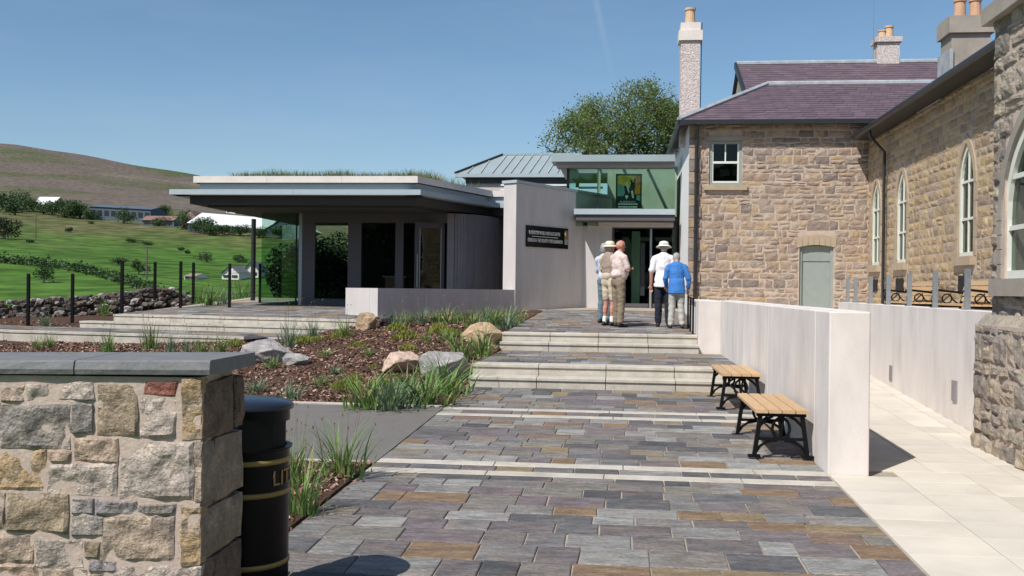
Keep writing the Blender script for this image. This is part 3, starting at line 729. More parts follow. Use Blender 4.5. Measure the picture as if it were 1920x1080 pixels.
# sash window
fr = MB(); t = .075
fr.box(wx0, wx0 + t, -.14, -.04, wz0, wz1, fF).box(wx1 - t, wx1, -.14, -.04, wz0, wz1, fF).box(wx0 + t, wx1 - t, -.14, -.04, wz1 - t, wz1, fF).box(wx0 + t, wx1 - t, -.14, -.04, wz0, wz0 + .06, fF)
wf = fr.build('window_frame', m_sage, sh); zm = (wz0 + wz1) / 2 + .02
fr = MB(); a, b = wx0 + t, wx1 - t
fr.box(a, b, -.11, -.06, zm - .028, zm + .028, fF).box((a + b) / 2 - .016, (a + b) / 2 + .016, -.11, -.065, zm, wz1 - t, fF).box(a, a + .035, -.11, -.062, wz0 + .06, wz1 - t, fF).box(b - .035, b, -.11, -.062, wz0 + .06, wz1 - t, fF).box(a, b, -.11, -.063, wz0 + .06, wz0 + .105, fF)
fr.build('sash', m_cream_paint, wf)
MB().add([fF(a, -.09, wz0), fF(b, -.09, wz0), fF(b, -.09, wz1), fF(a, -.09, wz1)], [(0, 1, 2, 3)]).build('pane', m_glassd, wf)
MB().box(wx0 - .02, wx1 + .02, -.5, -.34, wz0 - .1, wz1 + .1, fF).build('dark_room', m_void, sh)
MB().box(wx0 - .12, wx1 + .12, -.05, .09, wz0 - .13, wz0 - .003, fF).build('window_sill', m_dress, sh)
MB().box(wx0 - .1, wx1 + .1, -.05, .025, wz1 + .003, wz1 + .11, fF).build('lintel', m_render, sh)
# white flank wall and rear wall
fL = lambda v, n, z: W(uL - n, v, z)
MB().box(VS + .002, 33.0, -.3, 0.004, 1.0, zE + .02, fL).build('white_flank_wall', m_white, sh)
MB().box(uL + .3, uC + 6.5, 32.7, 33.0, 1.0, zE + .02, lambda x, y, z: W(x, y, z)).build('rear_wall', m_render, sh)
# quoin strip at the corner
zq = 1.1; k = 0
while zq < zE - .1:
    h = random.uniform(.22, .34); MB().box(uL - .002, uL + (.3 if k % 2 else .18), -.02, .05, zq + .008, min(zE, zq + h) - .008, fF).build('quoin', m_school, sh); zq += h; k += 1
# hipped slate roof: courses of slates stepping up the slope
def slate_roof(parent, quad, courses, name='roof', lift=.014):
    """quad: eave-left, eave-right, ridge-right, ridge-left"""
    m = MB(); a, b, c, d = [Vector(q) for q in quad]; nrm = (b - a).cross(d - a).normalized()
    if nrm.z < 0: nrm = -nrm
    for i in range(courses):
        t0, t1 = i / courses, (i + 1) / courses
        l0, r0, l1, r1 = a.lerp(d, t0), b.lerp(c, t0), a.lerp(d, min(1, t1 + .01)), b.lerp(c, min(1, t1 + .01))
        w = (r0 - l0).length; ns = max(1, int(w / .3)); off = .5 if i % 2 else 0
        for s in range(ns + (1 if off else 0)):
            x0, x1 = max(0, (s - off) / ns), min(1, (s + 1 - off) / ns)
            if x1 - x0 < 1e-3: continue
            g_ = .004 / max(w, .1); li = lift * random.uniform(.75, 1.3)
            p = [l0.lerp(r0, x0 + g_) + nrm * li, l0.lerp(r0, x1 - g_) + nrm * li, l1.lerp(r1, x1 - g_) + nrm * .002, l1.lerp(r1, x0 + g_) + nrm * .002]
            m.add(p + [p[0] - nrm * li, p[1] - nrm * li], [(0, 1, 2, 3), (4, 5, 1, 0)])
    m.add([a, b, c, d], [(0, 1, 2, 3)])
    return m.build(name, m_roof, parent, kind='stuff')
ov = .28; ze = zE + .05
vR = VS + 3.35; zR = at_v(1560, 158, vR)[1]; uR0 = at_v(1438, 158, vR)[0]; uE = uC + 7
E0, E1 = W(uL - ov, VS - ov, ze), W(uE, VS - ov, ze); Rg0, Rg1 = W(uR0, vR, zR), W(uE, vR, zR); Bk0 = W(uL - ov, 33.0, ze)
rf = slate_roof(sh, [E0, E1, Rg1, Rg0], 17)
slate_roof(sh, [W(uL - ov, 32.2, ze), E0, Rg0, W(uR0, vR + .5, zR)], 17)
MB().add([W(uR0, vR + .4, zR), Rg1, W(uE, 33, ze), W(uL - ov, 33, ze)], [(0, 1, 2, 3)]).build('rear_roof_slope', m_roof, sh)
for p, q_ in ((E0, Rg0), (Rg0, Rg1)):
    pts = [Vector(p).lerp(Vector(q_), i / 12) + Vector((0, 0, .03)) for i in range(13)]; MB().tube(pts, .075, 6).build('lead_ridge', m_lead, sh)
MB().box(uL - ov, uC + .9, VS - ov - .09, VS - ov + .02, ze - .11, ze + .005, lambda x, y, z: W(x, y, z)).build('gutter', m_gutter, sh)
MB().box(uL - ov, uC + .3, VS - ov + .02, VS + .02, ze - .06, ze - .02, lambda x, y, z: W(x, y, z)).build('soffit', m_gutter, sh)
MB().box(uL - ov - .05, uL - ov + .02, VS - ov - .09, 32.5, ze - .10, ze + .005, lambda x, y, z: W(x, y, z)).build('gutter', m_gutter, sh)
du = at_v(1304, 400, VS)[0]
dp = MB().tube([W(du, VS - ov - .03, ze - .1), W(du, VS - ov, ze - .22), W(du, VS - .1, ze - .45), W(du, VS - .1, 1.0)], .045, 8).build('downpipe', m_gutter, sh)
for z in (1.7, 3.2, 4.7): MB().tube([W(du, VS - .1, z), W(du, VS - .1, z + .06)], .058, 8).build('pipe_collar', m_gutter, dp)
# tall pebbledashed chimney on the flank
cv = VS + 1.5; cu0, _ = at_v(1276, 150, cv); cu1, _ = at_v(1312, 150, cv); ctop = at_v(1294, 76, cv)[1]; ccap = at_v(1294, 42, cv)[1]; cpot = at_v(1294, 11, cv)[1]
fW = lambda x, y, z: W(x, y, z)
MB().box(cu0, cu1, cv, cv + .5, zE - .3, ctop, fW).build('chimney_stack', m_pebble, sh)
c1 = MB().box(cu0 - .06, cu1 + .06, cv - .06, cv + .56, ctop + .002, lerp(ctop, ccap, .55), fW).box(cu0 - .01, cu1 + .01, cv - .01, cv + .51, lerp(ctop, ccap, .55) + .002, ccap, fW).build('chimney_cap', m_parapet, sh)
def pot(u, v, z0, h, r, mat, par): return MB().lathe([(r * 1.05, 0), (r * .95, .04), (r * .82, h * .85), (r * 1.0, h * .87), (r * 1.0, h), (r * .7, h), (r * .65, h * .5)], W(u, v, z0), 14).build('chimney_pot', mat, par, smooth=False)
pot((cu0 + cu1) / 2, cv + .25, ccap, cpot - ccap, .15, m_terra2, sh)
MB().tube([W(cu1 + .03, cv + .1, zE + .3), W(cu1 + .04, cv + .1, ctop - .4), W(cu1 + .05, cv + .1, ctop + .5)], .012, 5).build('lightning_cable', m_gutter, sh)

# ---- taller range behind
rb = wthing('rear_school_range', 'taller purple slate roof rising behind the school house with gable end', 'building', W(uL + 6, 34, 1.1))
vB0, vB1 = 33.2, 36.4
zB1 = at_v(1560, 119, vB1)[1]; ub0 = at_v(1381, 119, vB1)[0]; zB0 = zB1 - 1.75; ube = ub0 + 13
slate_roof(rb, [W(ub0 - .1, vB0, zB0), W(ube, vB0, zB0), W(ube, vB1, zB1), W(ub0, vB1, zB1)], 14)
MB().add([W(ub0, vB1, zB1), W(ube, vB1, zB1), W(ube, vB1 + 3, zB0), W(ub0, vB1 + 3, zB0)], [(0, 1, 2, 3)]).build('rear_roof_slope', m_roof, rb)
MB().add([W(ub0 + .12, vB0 + .1, 1), W(ub0 + .12, vB1 + 2.9, 1), W(ub0 + .12, vB1 + 2.9, zB0), W(ub0 + .12, vB1, zB1 - .1), W(ub0 + .12, vB0 + .1, zB0)], [(0, 1, 2, 3, 4)]).build('gable_wall', m_render, rb)
MB().box(ub0 + .2, ube, vB0 + .15, vB0 + .4, 1, zB0 - .05, fW).build('front_wall', m_render, rb)
MB().tube([W(ub0, vB1, zB1 + .04), W(ube, vB1, zB1 + .04)], .085, 6).build('lead_ridge', m_lead, rb)
MB().bar(W(ub0 - .04, vB0, zB0 - .02), W(ub0 - .04, vB1, zB1 - .02), .09, .2).build('bargeboard', m_gutter, rb)
a0, _ = at_v(1640, 90, vB1 + .3); a1, _ = at_v(1681, 90, vB1 + .3); zt_ = at_v(1660, 84, vB1 + .3)[1]
MB().box(a0, a1, vB1 - .1, vB1 + .5, zB1 - .6, zt_, fW).build('chimney_stack', m_pebble, rb)
MB().box(a0 - .08, a1 + .08, vB1 - .18, vB1 + .58, zt_ + .002, zt_ + .18, fW).build('chimney_cap', m_pebble, rb)
pot(lerp(a0, a1, .62), vB1 + .2, zt_ + .18, .45, .16, m_terra2, rb); pot(lerp(a0, a1, .3), vB1 + .2, zt_ + .18, .3, .15, m_terra2, rb)
au, az = at_v(1637, 112, vB1); MB().tube([W(au, vB1, zB1), W(au, vB1, zB1 + 2.4)], [.018, .008], 5).build('aerial', m_galv, rb)

# ================================================================ SCHOOL WING (receding wall with gothic windows)
wg = wthing('school_wing', 'long golden stone wing with a row of pointed arch windows', 'building', W(uC, 20, 1.1))
fG = lambda v, n, z: W(uC - n, v, z)
VN = 14.0
zG = at_u(1700, 222, uC)[1]; zG = 5.45
wins = []
for px, in ((1642,), (1690,), (1811,)): wins.append(at_u(px, 420, uC)[0])
Z0, ZS, ZA = 2.38, 3.65, 4.40
ops = [arch_open(c, .40, Z0, ZS, ZA) for c in wins]; ops2 = [arch_open(c, .57, Z0 - .16, ZS, ZA + .2) for c in wins]
masonry(wg, fG, VN, VS, 1.1, zG, ops, ops2, m_wing, m_mortar, course=(.13, .23), length=(.2, .46), proud=.016, rough=.008, jit=.010, gap=.024, order=lambda c: c[0], split=.08)
for c in wins: gothic_window(wg, fG, c, .40, Z0, ZS, ZA, sur=.13, sur_mat=m_dress, deep=.09)
MB().box(VN, VS + .1, .02, .12, zG + .08, zG + .10, fG).build('soffit', m_gutter, wg)
MB().box(VN, VS - .3, .02, .42, zG + .0, zG + .05, fG).build('eaves_board', m_gutter, wg)
MB().tube([fG(VN, .44, zG + .06), fG(VS - .35, .44, zG + .06)], .075, 8).build('gutter', m_gutter, wg)
slate_roof(wg, [fG(VN, .40, zG + .09), fG(VS + .0, .40, zG + .09), fG(VS + .0, -3.6, zG + 2.6), fG(VN, -3.6, zG + 2.6)], 18)
pv = at_u(1657, 400, uC - .1)[0]
MB().tube([fG(pv, .44, zG), fG(pv, .42, zG - .15), fG(pv, .1, zG - .5), fG(pv, .1, 1.1)], .036, 8).build('downpipe', m_gutter, wg)
for c in wins: MB().box(c - .28, c + .28, -.02, .034, Z0 - .62, Z0 - .34, fG).build('air_vent', m_void, wg)
# rendered chimney of the wing
vC = 21.6; c0 = at_v(1784, 100, vC)[0]; c1 = at_v(1857, 100, vC)[0]; zt_ = at_v(1820, 62, vC)[1]; zc = at_v(1820, 30, vC)[1]
MB().box(c0, c1, vC, vC + .7, zG + .3, zt_, fW).build('chimney_stack', m_render, wg)
MB().box(c0 - .07, c1 + .07, vC - .07, vC + .77, zt_ + .002, zc, fW).build('chimney_cap', m_render, wg)
pot(lerp(c0, c1, .35), vC + .35, zc, .45, .13, m_terra, wg); pot(lerp(c0, c1, .75), vC + .35, zc, .45, .13, m_terra, wg)
MB().box(c0 - .05, c0 + .02, vC - .06, vC + .76, zG + .7, zG + 1.35, fW).build('lead_apron', m_lead, wg)

# ================================================================ NEAR STONE BAY on the right
UPO = 3.42
pb = wthing('stone_bay', 'near weathered stone bay with pointed window at the right edge', 'building', W(UPO, 9, .2))
fP = lambda v, n, z: W(UPO + .12 - n, v, z)
fPl = lambda v, n, z: W(UPO - n, v, z)
VP1 = 10.12
cvv = at_u(1921, 400, UPO + .12)[0]; ZP0 = at_u(1912, 522, UPO + .12)[1]; ZPA = at_u(1921, 222, UPO + .12)[1]
op = [arch_open(cvv, .52, ZP0, ZP0 + .55, ZPA)]; op2 = [arch_open(cvv, .60, ZP0 - .15, ZP0 + .55, ZPA + .1)]
zpl = 1.42
masonry(pb, fP, 5.5, VP1 - .10, zpl - .05, 5.6, op, op2, m_porch, m_mortar2, course=(.12, .30), length=(.14, .46), proud=.022, rough=.016, jit=.016, gap=.03, nu=6, nz=5, thick=.4, limit=250, order=lambda c: -c[0])
masonry(pb, fPl, 5.5, VP1, 0.0, zpl, [], [], m_porch, m_mortar2, course=(.12, .28), length=(.12, .40), proud=.022, rough=.018, jit=.018, gap=.03, nu=6, nz=5, thick=.5, limit=200, order=lambda c: -c[0])
fE = lambda u, n, z: W(u, VP1 + n, z)                          # far end of the bay
masonry(pb, lambda u, n, z: W(u, VP1 - .1 + n, z), UPO + .12, UPO + 2.0, zpl, 5.6, [], [], m_porch, m_mortar2, course=(.16, .3), length=(.2, .5), proud=.02, rough=.014, gap=.03, thick=.3, limit=40)
MB().box(UPO, UPO + 2.0, VP1 - .4, VP1 - .004, 0, zpl - .01, fW).build('plinth_end', m_mortar2, pb)
MB().hexa([fP(5.5, .10, zpl), fP(VP1, .10, zpl), fP(VP1, -.1, zpl), fP(5.5, -.1, zpl), fP(5.5, .03, zpl + .09), fP(VP1, .03, zpl + .09), fP(VP1, -.1, zpl + .12), fP(5.5, -.1, zpl + .12)]).build('plinth_weathering', m_porch, pb)
gothic_window(pb, fP, cvv, .52, ZP0, ZP0 + .55, ZPA, sur=.09, sur_mat=m_render, deep=.09)
MB().box(5.5, VP1 + .0, -.1, .1, at_u(1885, 14, UPO)[1], at_u(1885, 14, UPO)[1] + .16, fP).build('string_course', m_render, pb)
m_glassr = glass('clear glass', (.88, .93, .90), 1.0)
# ================================================================ GLASS PAVILION (left)
VF = 25.57
pav = wthing('glass_pavilion', 'flat roofed glass pavilion with grassed roof and deep overhang', 'building', W(-8, 28, 1.1))
zp1 = at_v(600, 330, VF)[1]; zp0 = at_v(600, 342.5, VF)[1]; zf1 = at_v(600, 355, VF - .25)[1]; zf0 = at_v(600, 365, VF - .25)[1]; zb0 = at_v(600, 388, VF + .2)[1]
ul = at_v(363, 335, VF)[0]; ur = at_v(783, 335, VF)[0]
far = (-3.86, 29.45)
def poly(pts): return [tuple(W(a, b)[:2]) for a, b in pts]
par = [(ul, VF), (ur, VF), far, (-2.5, 29.45), (-2.5, 34), (ul, 34)]
def off(d, dl=None): return [(ul - (dl or d), VF - d), (ur + d * .55, VF - d), (far[0] + d, far[1] - d * .6), (-2.5, far[1] - d * .6), (-2.5, 34 + d), (ul - (dl or d), 34 + d)]
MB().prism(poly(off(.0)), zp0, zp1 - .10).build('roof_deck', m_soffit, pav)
def edge_run(pts, z0, z1, w, mat, name, joints=2.4):
    for i in range(len(pts) - 1):
        a, b = Vector((*pts[i], 0)), Vector((*pts[i + 1], 0)); d = (b - a); L_ = d.length; d.normalize(); nn = Vector((-d.y, d.x, 0))
        n = max(1, round(L_ / joints))
        for k in range(n):
            p, q = a + d * (L_ * k / n + .003), a + d * (L_ * (k + 1) / n - .003)
            MB().hexa([W(p.x, p.y, z0), W(q.x, q.y, z0), W(q.x + nn.x * w, q.y + nn.y * w, z0), W(p.x + nn.x * w, p.y + nn.y * w, z0), W(p.x, p.y, z1), W(q.x, q.y, z1), W(q.x + nn.x * w, q.y + nn.y * w, z1), W(p.x + nn.x * w, p.y + nn.y * w, z1)]).build(name, mat, pav)
edge_run([(ul, 34)] + off(.006)[:4], zp0 + .0, zp1, .3, m_parapet, 'parapet_block')
MB().prism(poly(off(-.12)), zf1 - .0, zp0 - .004).build('recessed_fascia', m_fascia, pav)
edge_run([(ul - .56, 34)] + off(.25, .56)[:4], zf0, zf1, .5, m_fascia, 'metal_fascia', 3.0)
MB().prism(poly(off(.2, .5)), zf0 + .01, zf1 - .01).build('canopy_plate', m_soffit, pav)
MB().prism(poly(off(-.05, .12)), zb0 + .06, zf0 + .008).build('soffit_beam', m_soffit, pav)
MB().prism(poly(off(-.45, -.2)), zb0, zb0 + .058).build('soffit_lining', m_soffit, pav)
zfl = lambda u, v: z_plaza(u, v)
VG = 27.95; zg0 = z_plaza(-7, VG); zg1 = zb0 + .01
def gx(px): return at_v(px, 480, VG)[0]
def panel(px0, px1, z0, z1, name, mat, v0=VG, dv=.09, par=pav):
    return MB().box(gx(px0), gx(px1), v0, v0 + dv, z0, z1, fW).build(name, mat, par)
# door frames (pixels are the frame's ends on the glazing line)
zhead = at_v(620, 417, VG)[1]
panel(566, 838, zhead, zg1, 'head_beam', m_dark, dv=.14)
for a, b in ((566, 590), (652, 677), (741, 756)): panel(a, b, zg0 - .1, zhead - .002, 'door_stile', m_dark)
for a, b in ((590, 652), (677, 741)):
    panel(a, b, zg0 - .1, zg0 + .16, 'door_rail', m_dark)
    MB().add([W(gx(a) - .01, VG + .05, zg0 + .1), W(gx(b) + .01, VG + .05, zg0 + .1), W(gx(b) + .01, VG + .05, zhead + .02), W(gx(a) - .01, VG + .05, zhead + .02)], [(0, 1, 2, 3)]).build('door_pane', m_glass, pav)
panel(560, 566, zg0 - .1, zg1, 'corner_post', m_galv)
# frameless corner glazing
for a, b in ((489, 554), (554.6, 561)):
    MB().box(gx(a), gx(b), VG + .04, VG + .052, zg0 - .05, zg1, fW).build('glass_panel', m_glass, pav)
MB().box(gx(553.6), gx(555.4), VG + .02, VG + .08, zg0, zg1, fW).build('glazing_fin', m_gutter, pav)
ug = gx(489)
MB().box(ug, ug + .012, VG + .06, 32.6, zg0 - .05, zg1, fW).build('side_glass', m_glassr, pav)
MB().box(ug + .02, gx(565), 32.6, 32.62, zg0 - .05, zg1, fW).build('rear_glass', m_glassr, pav)
pc = at(474, 566, 32.3)
MB().tube([(pc.x, pc.y, .9), (pc.x, pc.y, zb0 + .05)], .075, 10).build('round_column', m_gutter, pav)
# open door leaf
h0 = W(gx(783), VG - .35); h1 = W(gx(832), VG + .12)
d = (h1 - h0).normalized(); nrm = Vector((-d.y, d.x, 0)); Ld = (h1 - h0).length
def dl(s, n, z): p = h0 + d * s + nrm * n; return Vector((p.x, p.y, z))
leaf = MB().box(0, .13, 0, .05, zg0 + .01, zhead, dl).box(Ld - .1, Ld, 0, .05, zg0 + .01, zhead, dl).box(.13, Ld - .1, 0, .05, zhead - .16, zhead, dl).box(.13, Ld - .1, 0, .05, zg0 + .01, zg0 + .2, dl).build('open_door_leaf', m_dark, pav)
MB().box(.12, Ld - .09, .02, .03, zg0 + .2, zhead - .16, dl).build('door_pane', m_glass, leaf)
MB().tube([dl(.05, -.05, zg0 + .55), dl(.05, -.05, zg0 + 1.5)], .016, 8).build('pull_handle', m_galv, leaf)
MB().box(.13, .15, -.004, .02, zg0 + .2, zhead - .16, dl).box(Ld - .12, Ld - .10, -.004, .02, zg0 + .2, zhead - .16, dl).build('glazing_bead', m_galv, leaf)
panel(838, 851, zg0 - .1, zg1, 'end_pier', m_board, dv=.3)
# curved vertical boarding
c0 = Vector((*[gx(852), VG + .02], 0)); c1 = Vector((gx(908), VG + .5, 0)); uu, _ = at_v(938, 480, 30.2); c2 = Vector((uu + .1, 30.2, 0))
nb = 22
for i in range(nb):
    f_ = lambda t: c0 * (1 - t) ** 2 + c1 * 2 * t * (1 - t) + c2 * t * t
    a, b = f_(i / nb), f_((i + 1) / nb - .004); dd = (b - a).normalized(); nn = Vector((-dd.y, dd.x, 0)) * .05; k = .004 if i % 2 else 0
    a -= Vector((-dd.y, dd.x, 0)) * k; b -= Vector((-dd.y, dd.x, 0)) * k
    MB().hexa([W(a.x, a.y, 1.0), W(b.x, b.y, 1.0), W(b.x + nn.x, b.y + nn.y, 1.0), W(a.x + nn.x, a.y + nn.y, 1.0), W(a.x, a.y, zg1), W(b.x, b.y, zg1), W(b.x + nn.x, b.y + nn.y, zg1), W(a.x + nn.x, a.y + nn.y, zg1)]).build('board', m_board, pav)
# the room
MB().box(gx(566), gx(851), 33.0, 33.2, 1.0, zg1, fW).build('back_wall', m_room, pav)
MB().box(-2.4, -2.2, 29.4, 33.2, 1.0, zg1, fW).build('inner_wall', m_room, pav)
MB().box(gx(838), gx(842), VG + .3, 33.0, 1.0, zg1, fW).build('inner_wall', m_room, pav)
dk = wthing('visitor_desk', 'reddish brown counter inside the pavilion behind the glass door', 'counter', W(gx(715), 29.6, zg0))
MB().box(gx(700), gx(738), 29.4, 30.0, zg0, zg0 + .85, fW).build('counter_front', material('red brown wood', (.20, .08, .05), rough=.5), dk); MB().box(gx(696), gx(741), 29.35, 30.05, zg0 + .85, zg0 + .89, fW).build('counter_top', m_board, dk)
# grass growing on the roof
m_rgrass = material('roof grass', None, pieces=[(.16, .21, .05), (.22, .22, .07), (.12, .19, .04), (.27, .23, .10)], vary=.1, trans=.3)
rg = MB()
def blade(mb, p, h, w, lean, az, seg=2):
    dx, dy = math.cos(az), math.sin(az); pts = []
    for i in range(seg + 1):
        t = i / seg; q = Vector(p) + Vector((dx * lean * t * t, dy * lean * t * t, h * (t - .18 * t * t * min(1, lean / max(h, .01))))); ww = w * (1 - t) ** .6 / 2 if i < seg else .0006
        pts += [q + Vector((-dy * ww, dx * ww, 0)), q - Vector((-dy * ww, dx * ww, 0))]
    mb.add(pts, [(2 * i, 2 * i + 1, 2 * i + 3, 2 * i + 2) for i in range(seg)])
u437 = at_v(437, 325, VF + .7)[0]
for _ in range(11000):
    u = random.uniform(u437, -2.6); v = VF + .5 + abs(random.gauss(0, 1.4))
    lim = ur - .3 + (v - VF) * .37
    if u > lim: continue
    if v > 33.5: continue
    hh = random.uniform(.12, .30) * (1.1 + .75 * noise.noise(Vector((u * .8, v * .8, 0)))) * (1.25 if u > ur - 1.6 and v > 27 else 1)
    blade(rg, W(u, v, zp1 - .1), hh + .04, random.uniform(.012, .03), hh * random.uniform(.2, .9), random.uniform(0, 6.28))
tag(rg.build('roof_grass', m_rgrass, kind='stuff'), 'tufts of grass and sedum growing on the pavilion roof', 'grass')
MB().prism(poly([(ul + .3, VF + .32), (ur - .32, VF + .32), (far[0] - .35, far[1] + .3), (-2.6, far[1] + .4), (-2.6, 33.7), (ul + .3, 33.7)]), zp1 - .1, zp1 - .06).build('roof_soil', m_soil, pav)

# ================================================================ ENTRANCE HALL (glass box)
eh = wthing('entrance_hall', 'glazed entrance hall with flat zinc roof and dark doors', 'building', W(.8, 29.5, 1.2))
VD = 29.6
def ex(px, v=VD): return at_v(px, 480, v)[0]
def ez(py, v=VD, px=1165): return at_v(px, py, v)[1]
zd0 = z_plaza(0, VD)
# concrete panel between the sign wall and the doors
MB().box(ex(1086), ex(1147), VD - .3, VD, zd0 - .2, ez(424), fW).build('concrete_panel', m_concrete2, eh)
# canopy over the doors
vc = 28.2; ca, cb = at_v(1076, 400, vc)[0], at_v(1266, 400, vc)[0]
MB().box(ca, cb, vc, VD + .1, ez(402, vc), ez(391.5, vc), fW).build('canopy_fascia', m_fascia, eh)
MB().box(ca + .05, cb, vc + .06, VD + .1, ez(413, vc), ez(402, vc) - .003, fW).build('canopy_beam', m_dark, eh)
MB().box(ca + .35, cb, VD - .5, VD - .2, ez(425, VD - .5), ez(416, VD - .5), fW).build('door_track_casing', m_parapet, eh)
# doors
x0, xm, x1 = ex(1147), ex(1220), ex(1268); zt = ez(424)
fr = MB().box(x0, x0 + .07, VD - .1, VD, zd0, zt, fW).box(x1 - .04, x1, VD - .1, VD, zd0, zt, fW).box(x0 + .07, x1 - .04, VD - .1, VD, zt - .08, zt + .3, fW).build('door_frame', m_dark, eh)
MB().box(xm - .03, xm + .03, VD - .14, VD - .02, zd0, zt - .08, fW).build('door_mullion', m_galv, eh)
for a, b in ((x0 + .07, xm - .03), (xm + .03, x1 - .04)):
    lf = MB().box(a, b, VD - .06, VD - .05, zd0 + .02, zt - .08, fW).build('glass_door', m_glass, eh)
    MB().box(a + .02, b - .02, VD - .075, VD - .045, zd0 + .02, zd0 + .12, fW).build('door_rail', m_dark, lf)
MB().box(ex(1201), ex(1209), VD - .075, VD - .04, zd0 + .35, zt - .5, fW).build('door_stile', m_gutter, eh)
MB().box(ex(1185), ex(1201), VD + .9, VD + .94, zd0 + .02, zt - .1, fW).build('inner_screen', m_roomg, eh)
# upper glass box
vg = 29.0; ga, gm, gb = at_v(1065, 350, vg)[0], at_v(1121, 350, vg)[0], at_v(1266, 350, vg)[0]; zg0_, zg1_ = ez(392, vg), ez(305, vg)
MB().box(ga, gm, vg, vg + .014, zg0_ - .5, zg1_, fW).build('upper_glass', m_glass, eh)
MB().box(gm + .01, gb, vg, vg + .014, zg0_, zg1_, fW).build('upper_glass', m_glass, eh)
MB().box(ga - .04, ga + .04, vg - .03, vg + .07, zg0_ - .6, zg1_, fW).build('corner_post', m_gutter, eh)
MB().box(gm - .012, gm + .012, vg - .02, vg + .05, zg0_ - .5, zg1_, fW).build('mullion', m_gutter, eh)
MB().box(ga, ga + .012, vg + .08, 33.5, zg0_ - .5, zg1_, fW).build('side_glass', m_glass, eh)
vr = 28.2; ra, rb_ = at_v(1034, 297, vr)[0], at_v(1266, 297, vr)[0]
z1, z0 = ez(290, vr), ez(302.5, vr)
MB().box(ra, rb_, vr, 29.25, z0, z1, fW).build('roof_fascia', m_zinc, eh)
MB().box(ra + .15, ga + .1, 29.253, 34, z0, z1, fW).build('roof_edge', m_zinc, eh); MB().box(ga + .103, rb_, 31.0, 34, z0, z1, fW).build('rear_roof', m_zinc, eh)
MB().box(ga + .104, rb_, 29.26, 30.99, z1 - .03, z1 - .015, fW).build('added_rooflight_pane', m_glassr, eh)  # unseen roof opening, added to let daylight brighten the gallery and poster
for k in range(4): MB().box(lerp(ga + .11, rb_, k / 4) , lerp(ga + .11, rb_, k / 4) + .05, 29.26, 30.99, z0 + .05, z1 - .035, fW).build('added_rooflight_bar', m_parapet, eh)  # bars of the added opening
MB().box(ra + .12, rb_, vr + .15, 29.2, z0 - .1, z0 - .004, fW).build('soffit', m_board, eh)
MB().box(ga - .3, rb_, vg - .25, vg - .16, ez(308.5, vg - .25), ez(304.5, vg - .25), fW).build('glazing_head', m_parapet, eh)
# hall interior: floor of the gallery, back wall, side wall
MB().box(ga + .3, gb, vg + .05, vg + .3, zg0_ - .3, zg0_ - .02, fW).build('gallery_edge', m_board, eh)
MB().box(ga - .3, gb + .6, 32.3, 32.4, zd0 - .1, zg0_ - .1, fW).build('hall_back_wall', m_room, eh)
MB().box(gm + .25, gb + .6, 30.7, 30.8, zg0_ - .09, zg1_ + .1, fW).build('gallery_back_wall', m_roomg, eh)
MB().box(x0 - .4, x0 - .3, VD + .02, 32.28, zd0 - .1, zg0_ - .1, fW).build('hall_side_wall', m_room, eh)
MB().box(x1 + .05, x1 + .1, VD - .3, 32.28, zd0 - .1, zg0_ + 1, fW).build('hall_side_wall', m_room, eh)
MB().box(gm - .05, gm + .05, vg + 1.2, vg + 1.3, zg0_ - .5, zg1_, fW).build('inner_column', m_roomg, eh)
for k in range(5): MB().box(ga + .2, gm + .1, vg + 2.4, vg + 2.43, zg0_ - .05 + k * .22, zg0_ + .02 + k * .22, fW).build('louvre', m_white, eh)
# poster hanging behind the glass
pvv = vg + .12; p0, pz1 = at_v(1155, 326, pvv); p1, pz0 = at_v(1203, 391, pvv)
m_pd = material('poster dark', (.02, .03, .025), rough=.5, fine=0); m_py = material('poster yellow', (.85, .62, .08), rough=.5, vary=.25, vscale=8); m_po = material('poster orange', (.75, .30, .04), rough=.5, vary=.2, vscale=8); m_pt = material('poster teal', (.22, .42, .40), rough=.5, vary=.2, vscale=8); m_pw = material('poster white', (.8, .82, .75), rough=.5, fine=0)
po = wthing('hanging_poster', 'tall yellow and teal poster hanging behind the upper entrance glass', 'poster', W((p0 + p1) / 2, pvv, pz0))
MB().box(p0, p1, pvv, pvv + .02, pz0, pz1, fW).build('poster_board', m_pd, po)
w_, h_ = p1 - p0, pz1 - pz0
def patch(pts, mat, name, k): MB().add([W(p0 + x * w_, pvv - .003 * k, pz0 + y * h_) for x, y in pts], [tuple(range(len(pts)))]).build(name, mat, po)
patch([(.06, .62), (.06, .95), (.94, .95), (.94, .45), (.6, .55), (.4, .66)], m_py, 'yellow_print', 1)
patch([(.72, .4), (.78, .95), (.94, .95), (.94, .42)], m_po, 'orange_print', 2)
patch([(.06, .36), (.06, .72), (.30, .66), (.36, .45), (.28, .35)], m_pt, 'teal_print', 2)
patch([(.8, .25), (.8, .38), (.94, .40), (.94, .22)], m_pt, 'teal_print', 2)
patch([(.5, .50), (.58, .72), (.55, .88), (.66, .76), (.76, .9), (.74, .6), (.68, .42), (.6, .38)], m_pd, 'dark_print', 3)
patch([(.36, .74), (.46, .5), (.52, .42), (.5, .62), (.44, .78)], m_pw, 'pale_print', 4); patch([(.58, .5), (.64, .3), (.7, .3), (.66, .52)], m_pw, 'pale_print', 4)
patch([(.35, .36), (.42, .26), (.49, .36), (.42, .39)], m_pw, 'shield_print', 4)
tm = text_mesh('BLAENAVON', h_ * .075, .0005)
tm.transform(Matrix.Translation(W(lerp(p0, p1, .46), pvv - .006, pz0 + h_ * .19)) @ Matrix.Rotation(-TH, 4, 'Z') @ Matrix.Rotation(R(90), 4, 'X')); tm.materials.append(m_pw); link(tm, 'lettering', po)
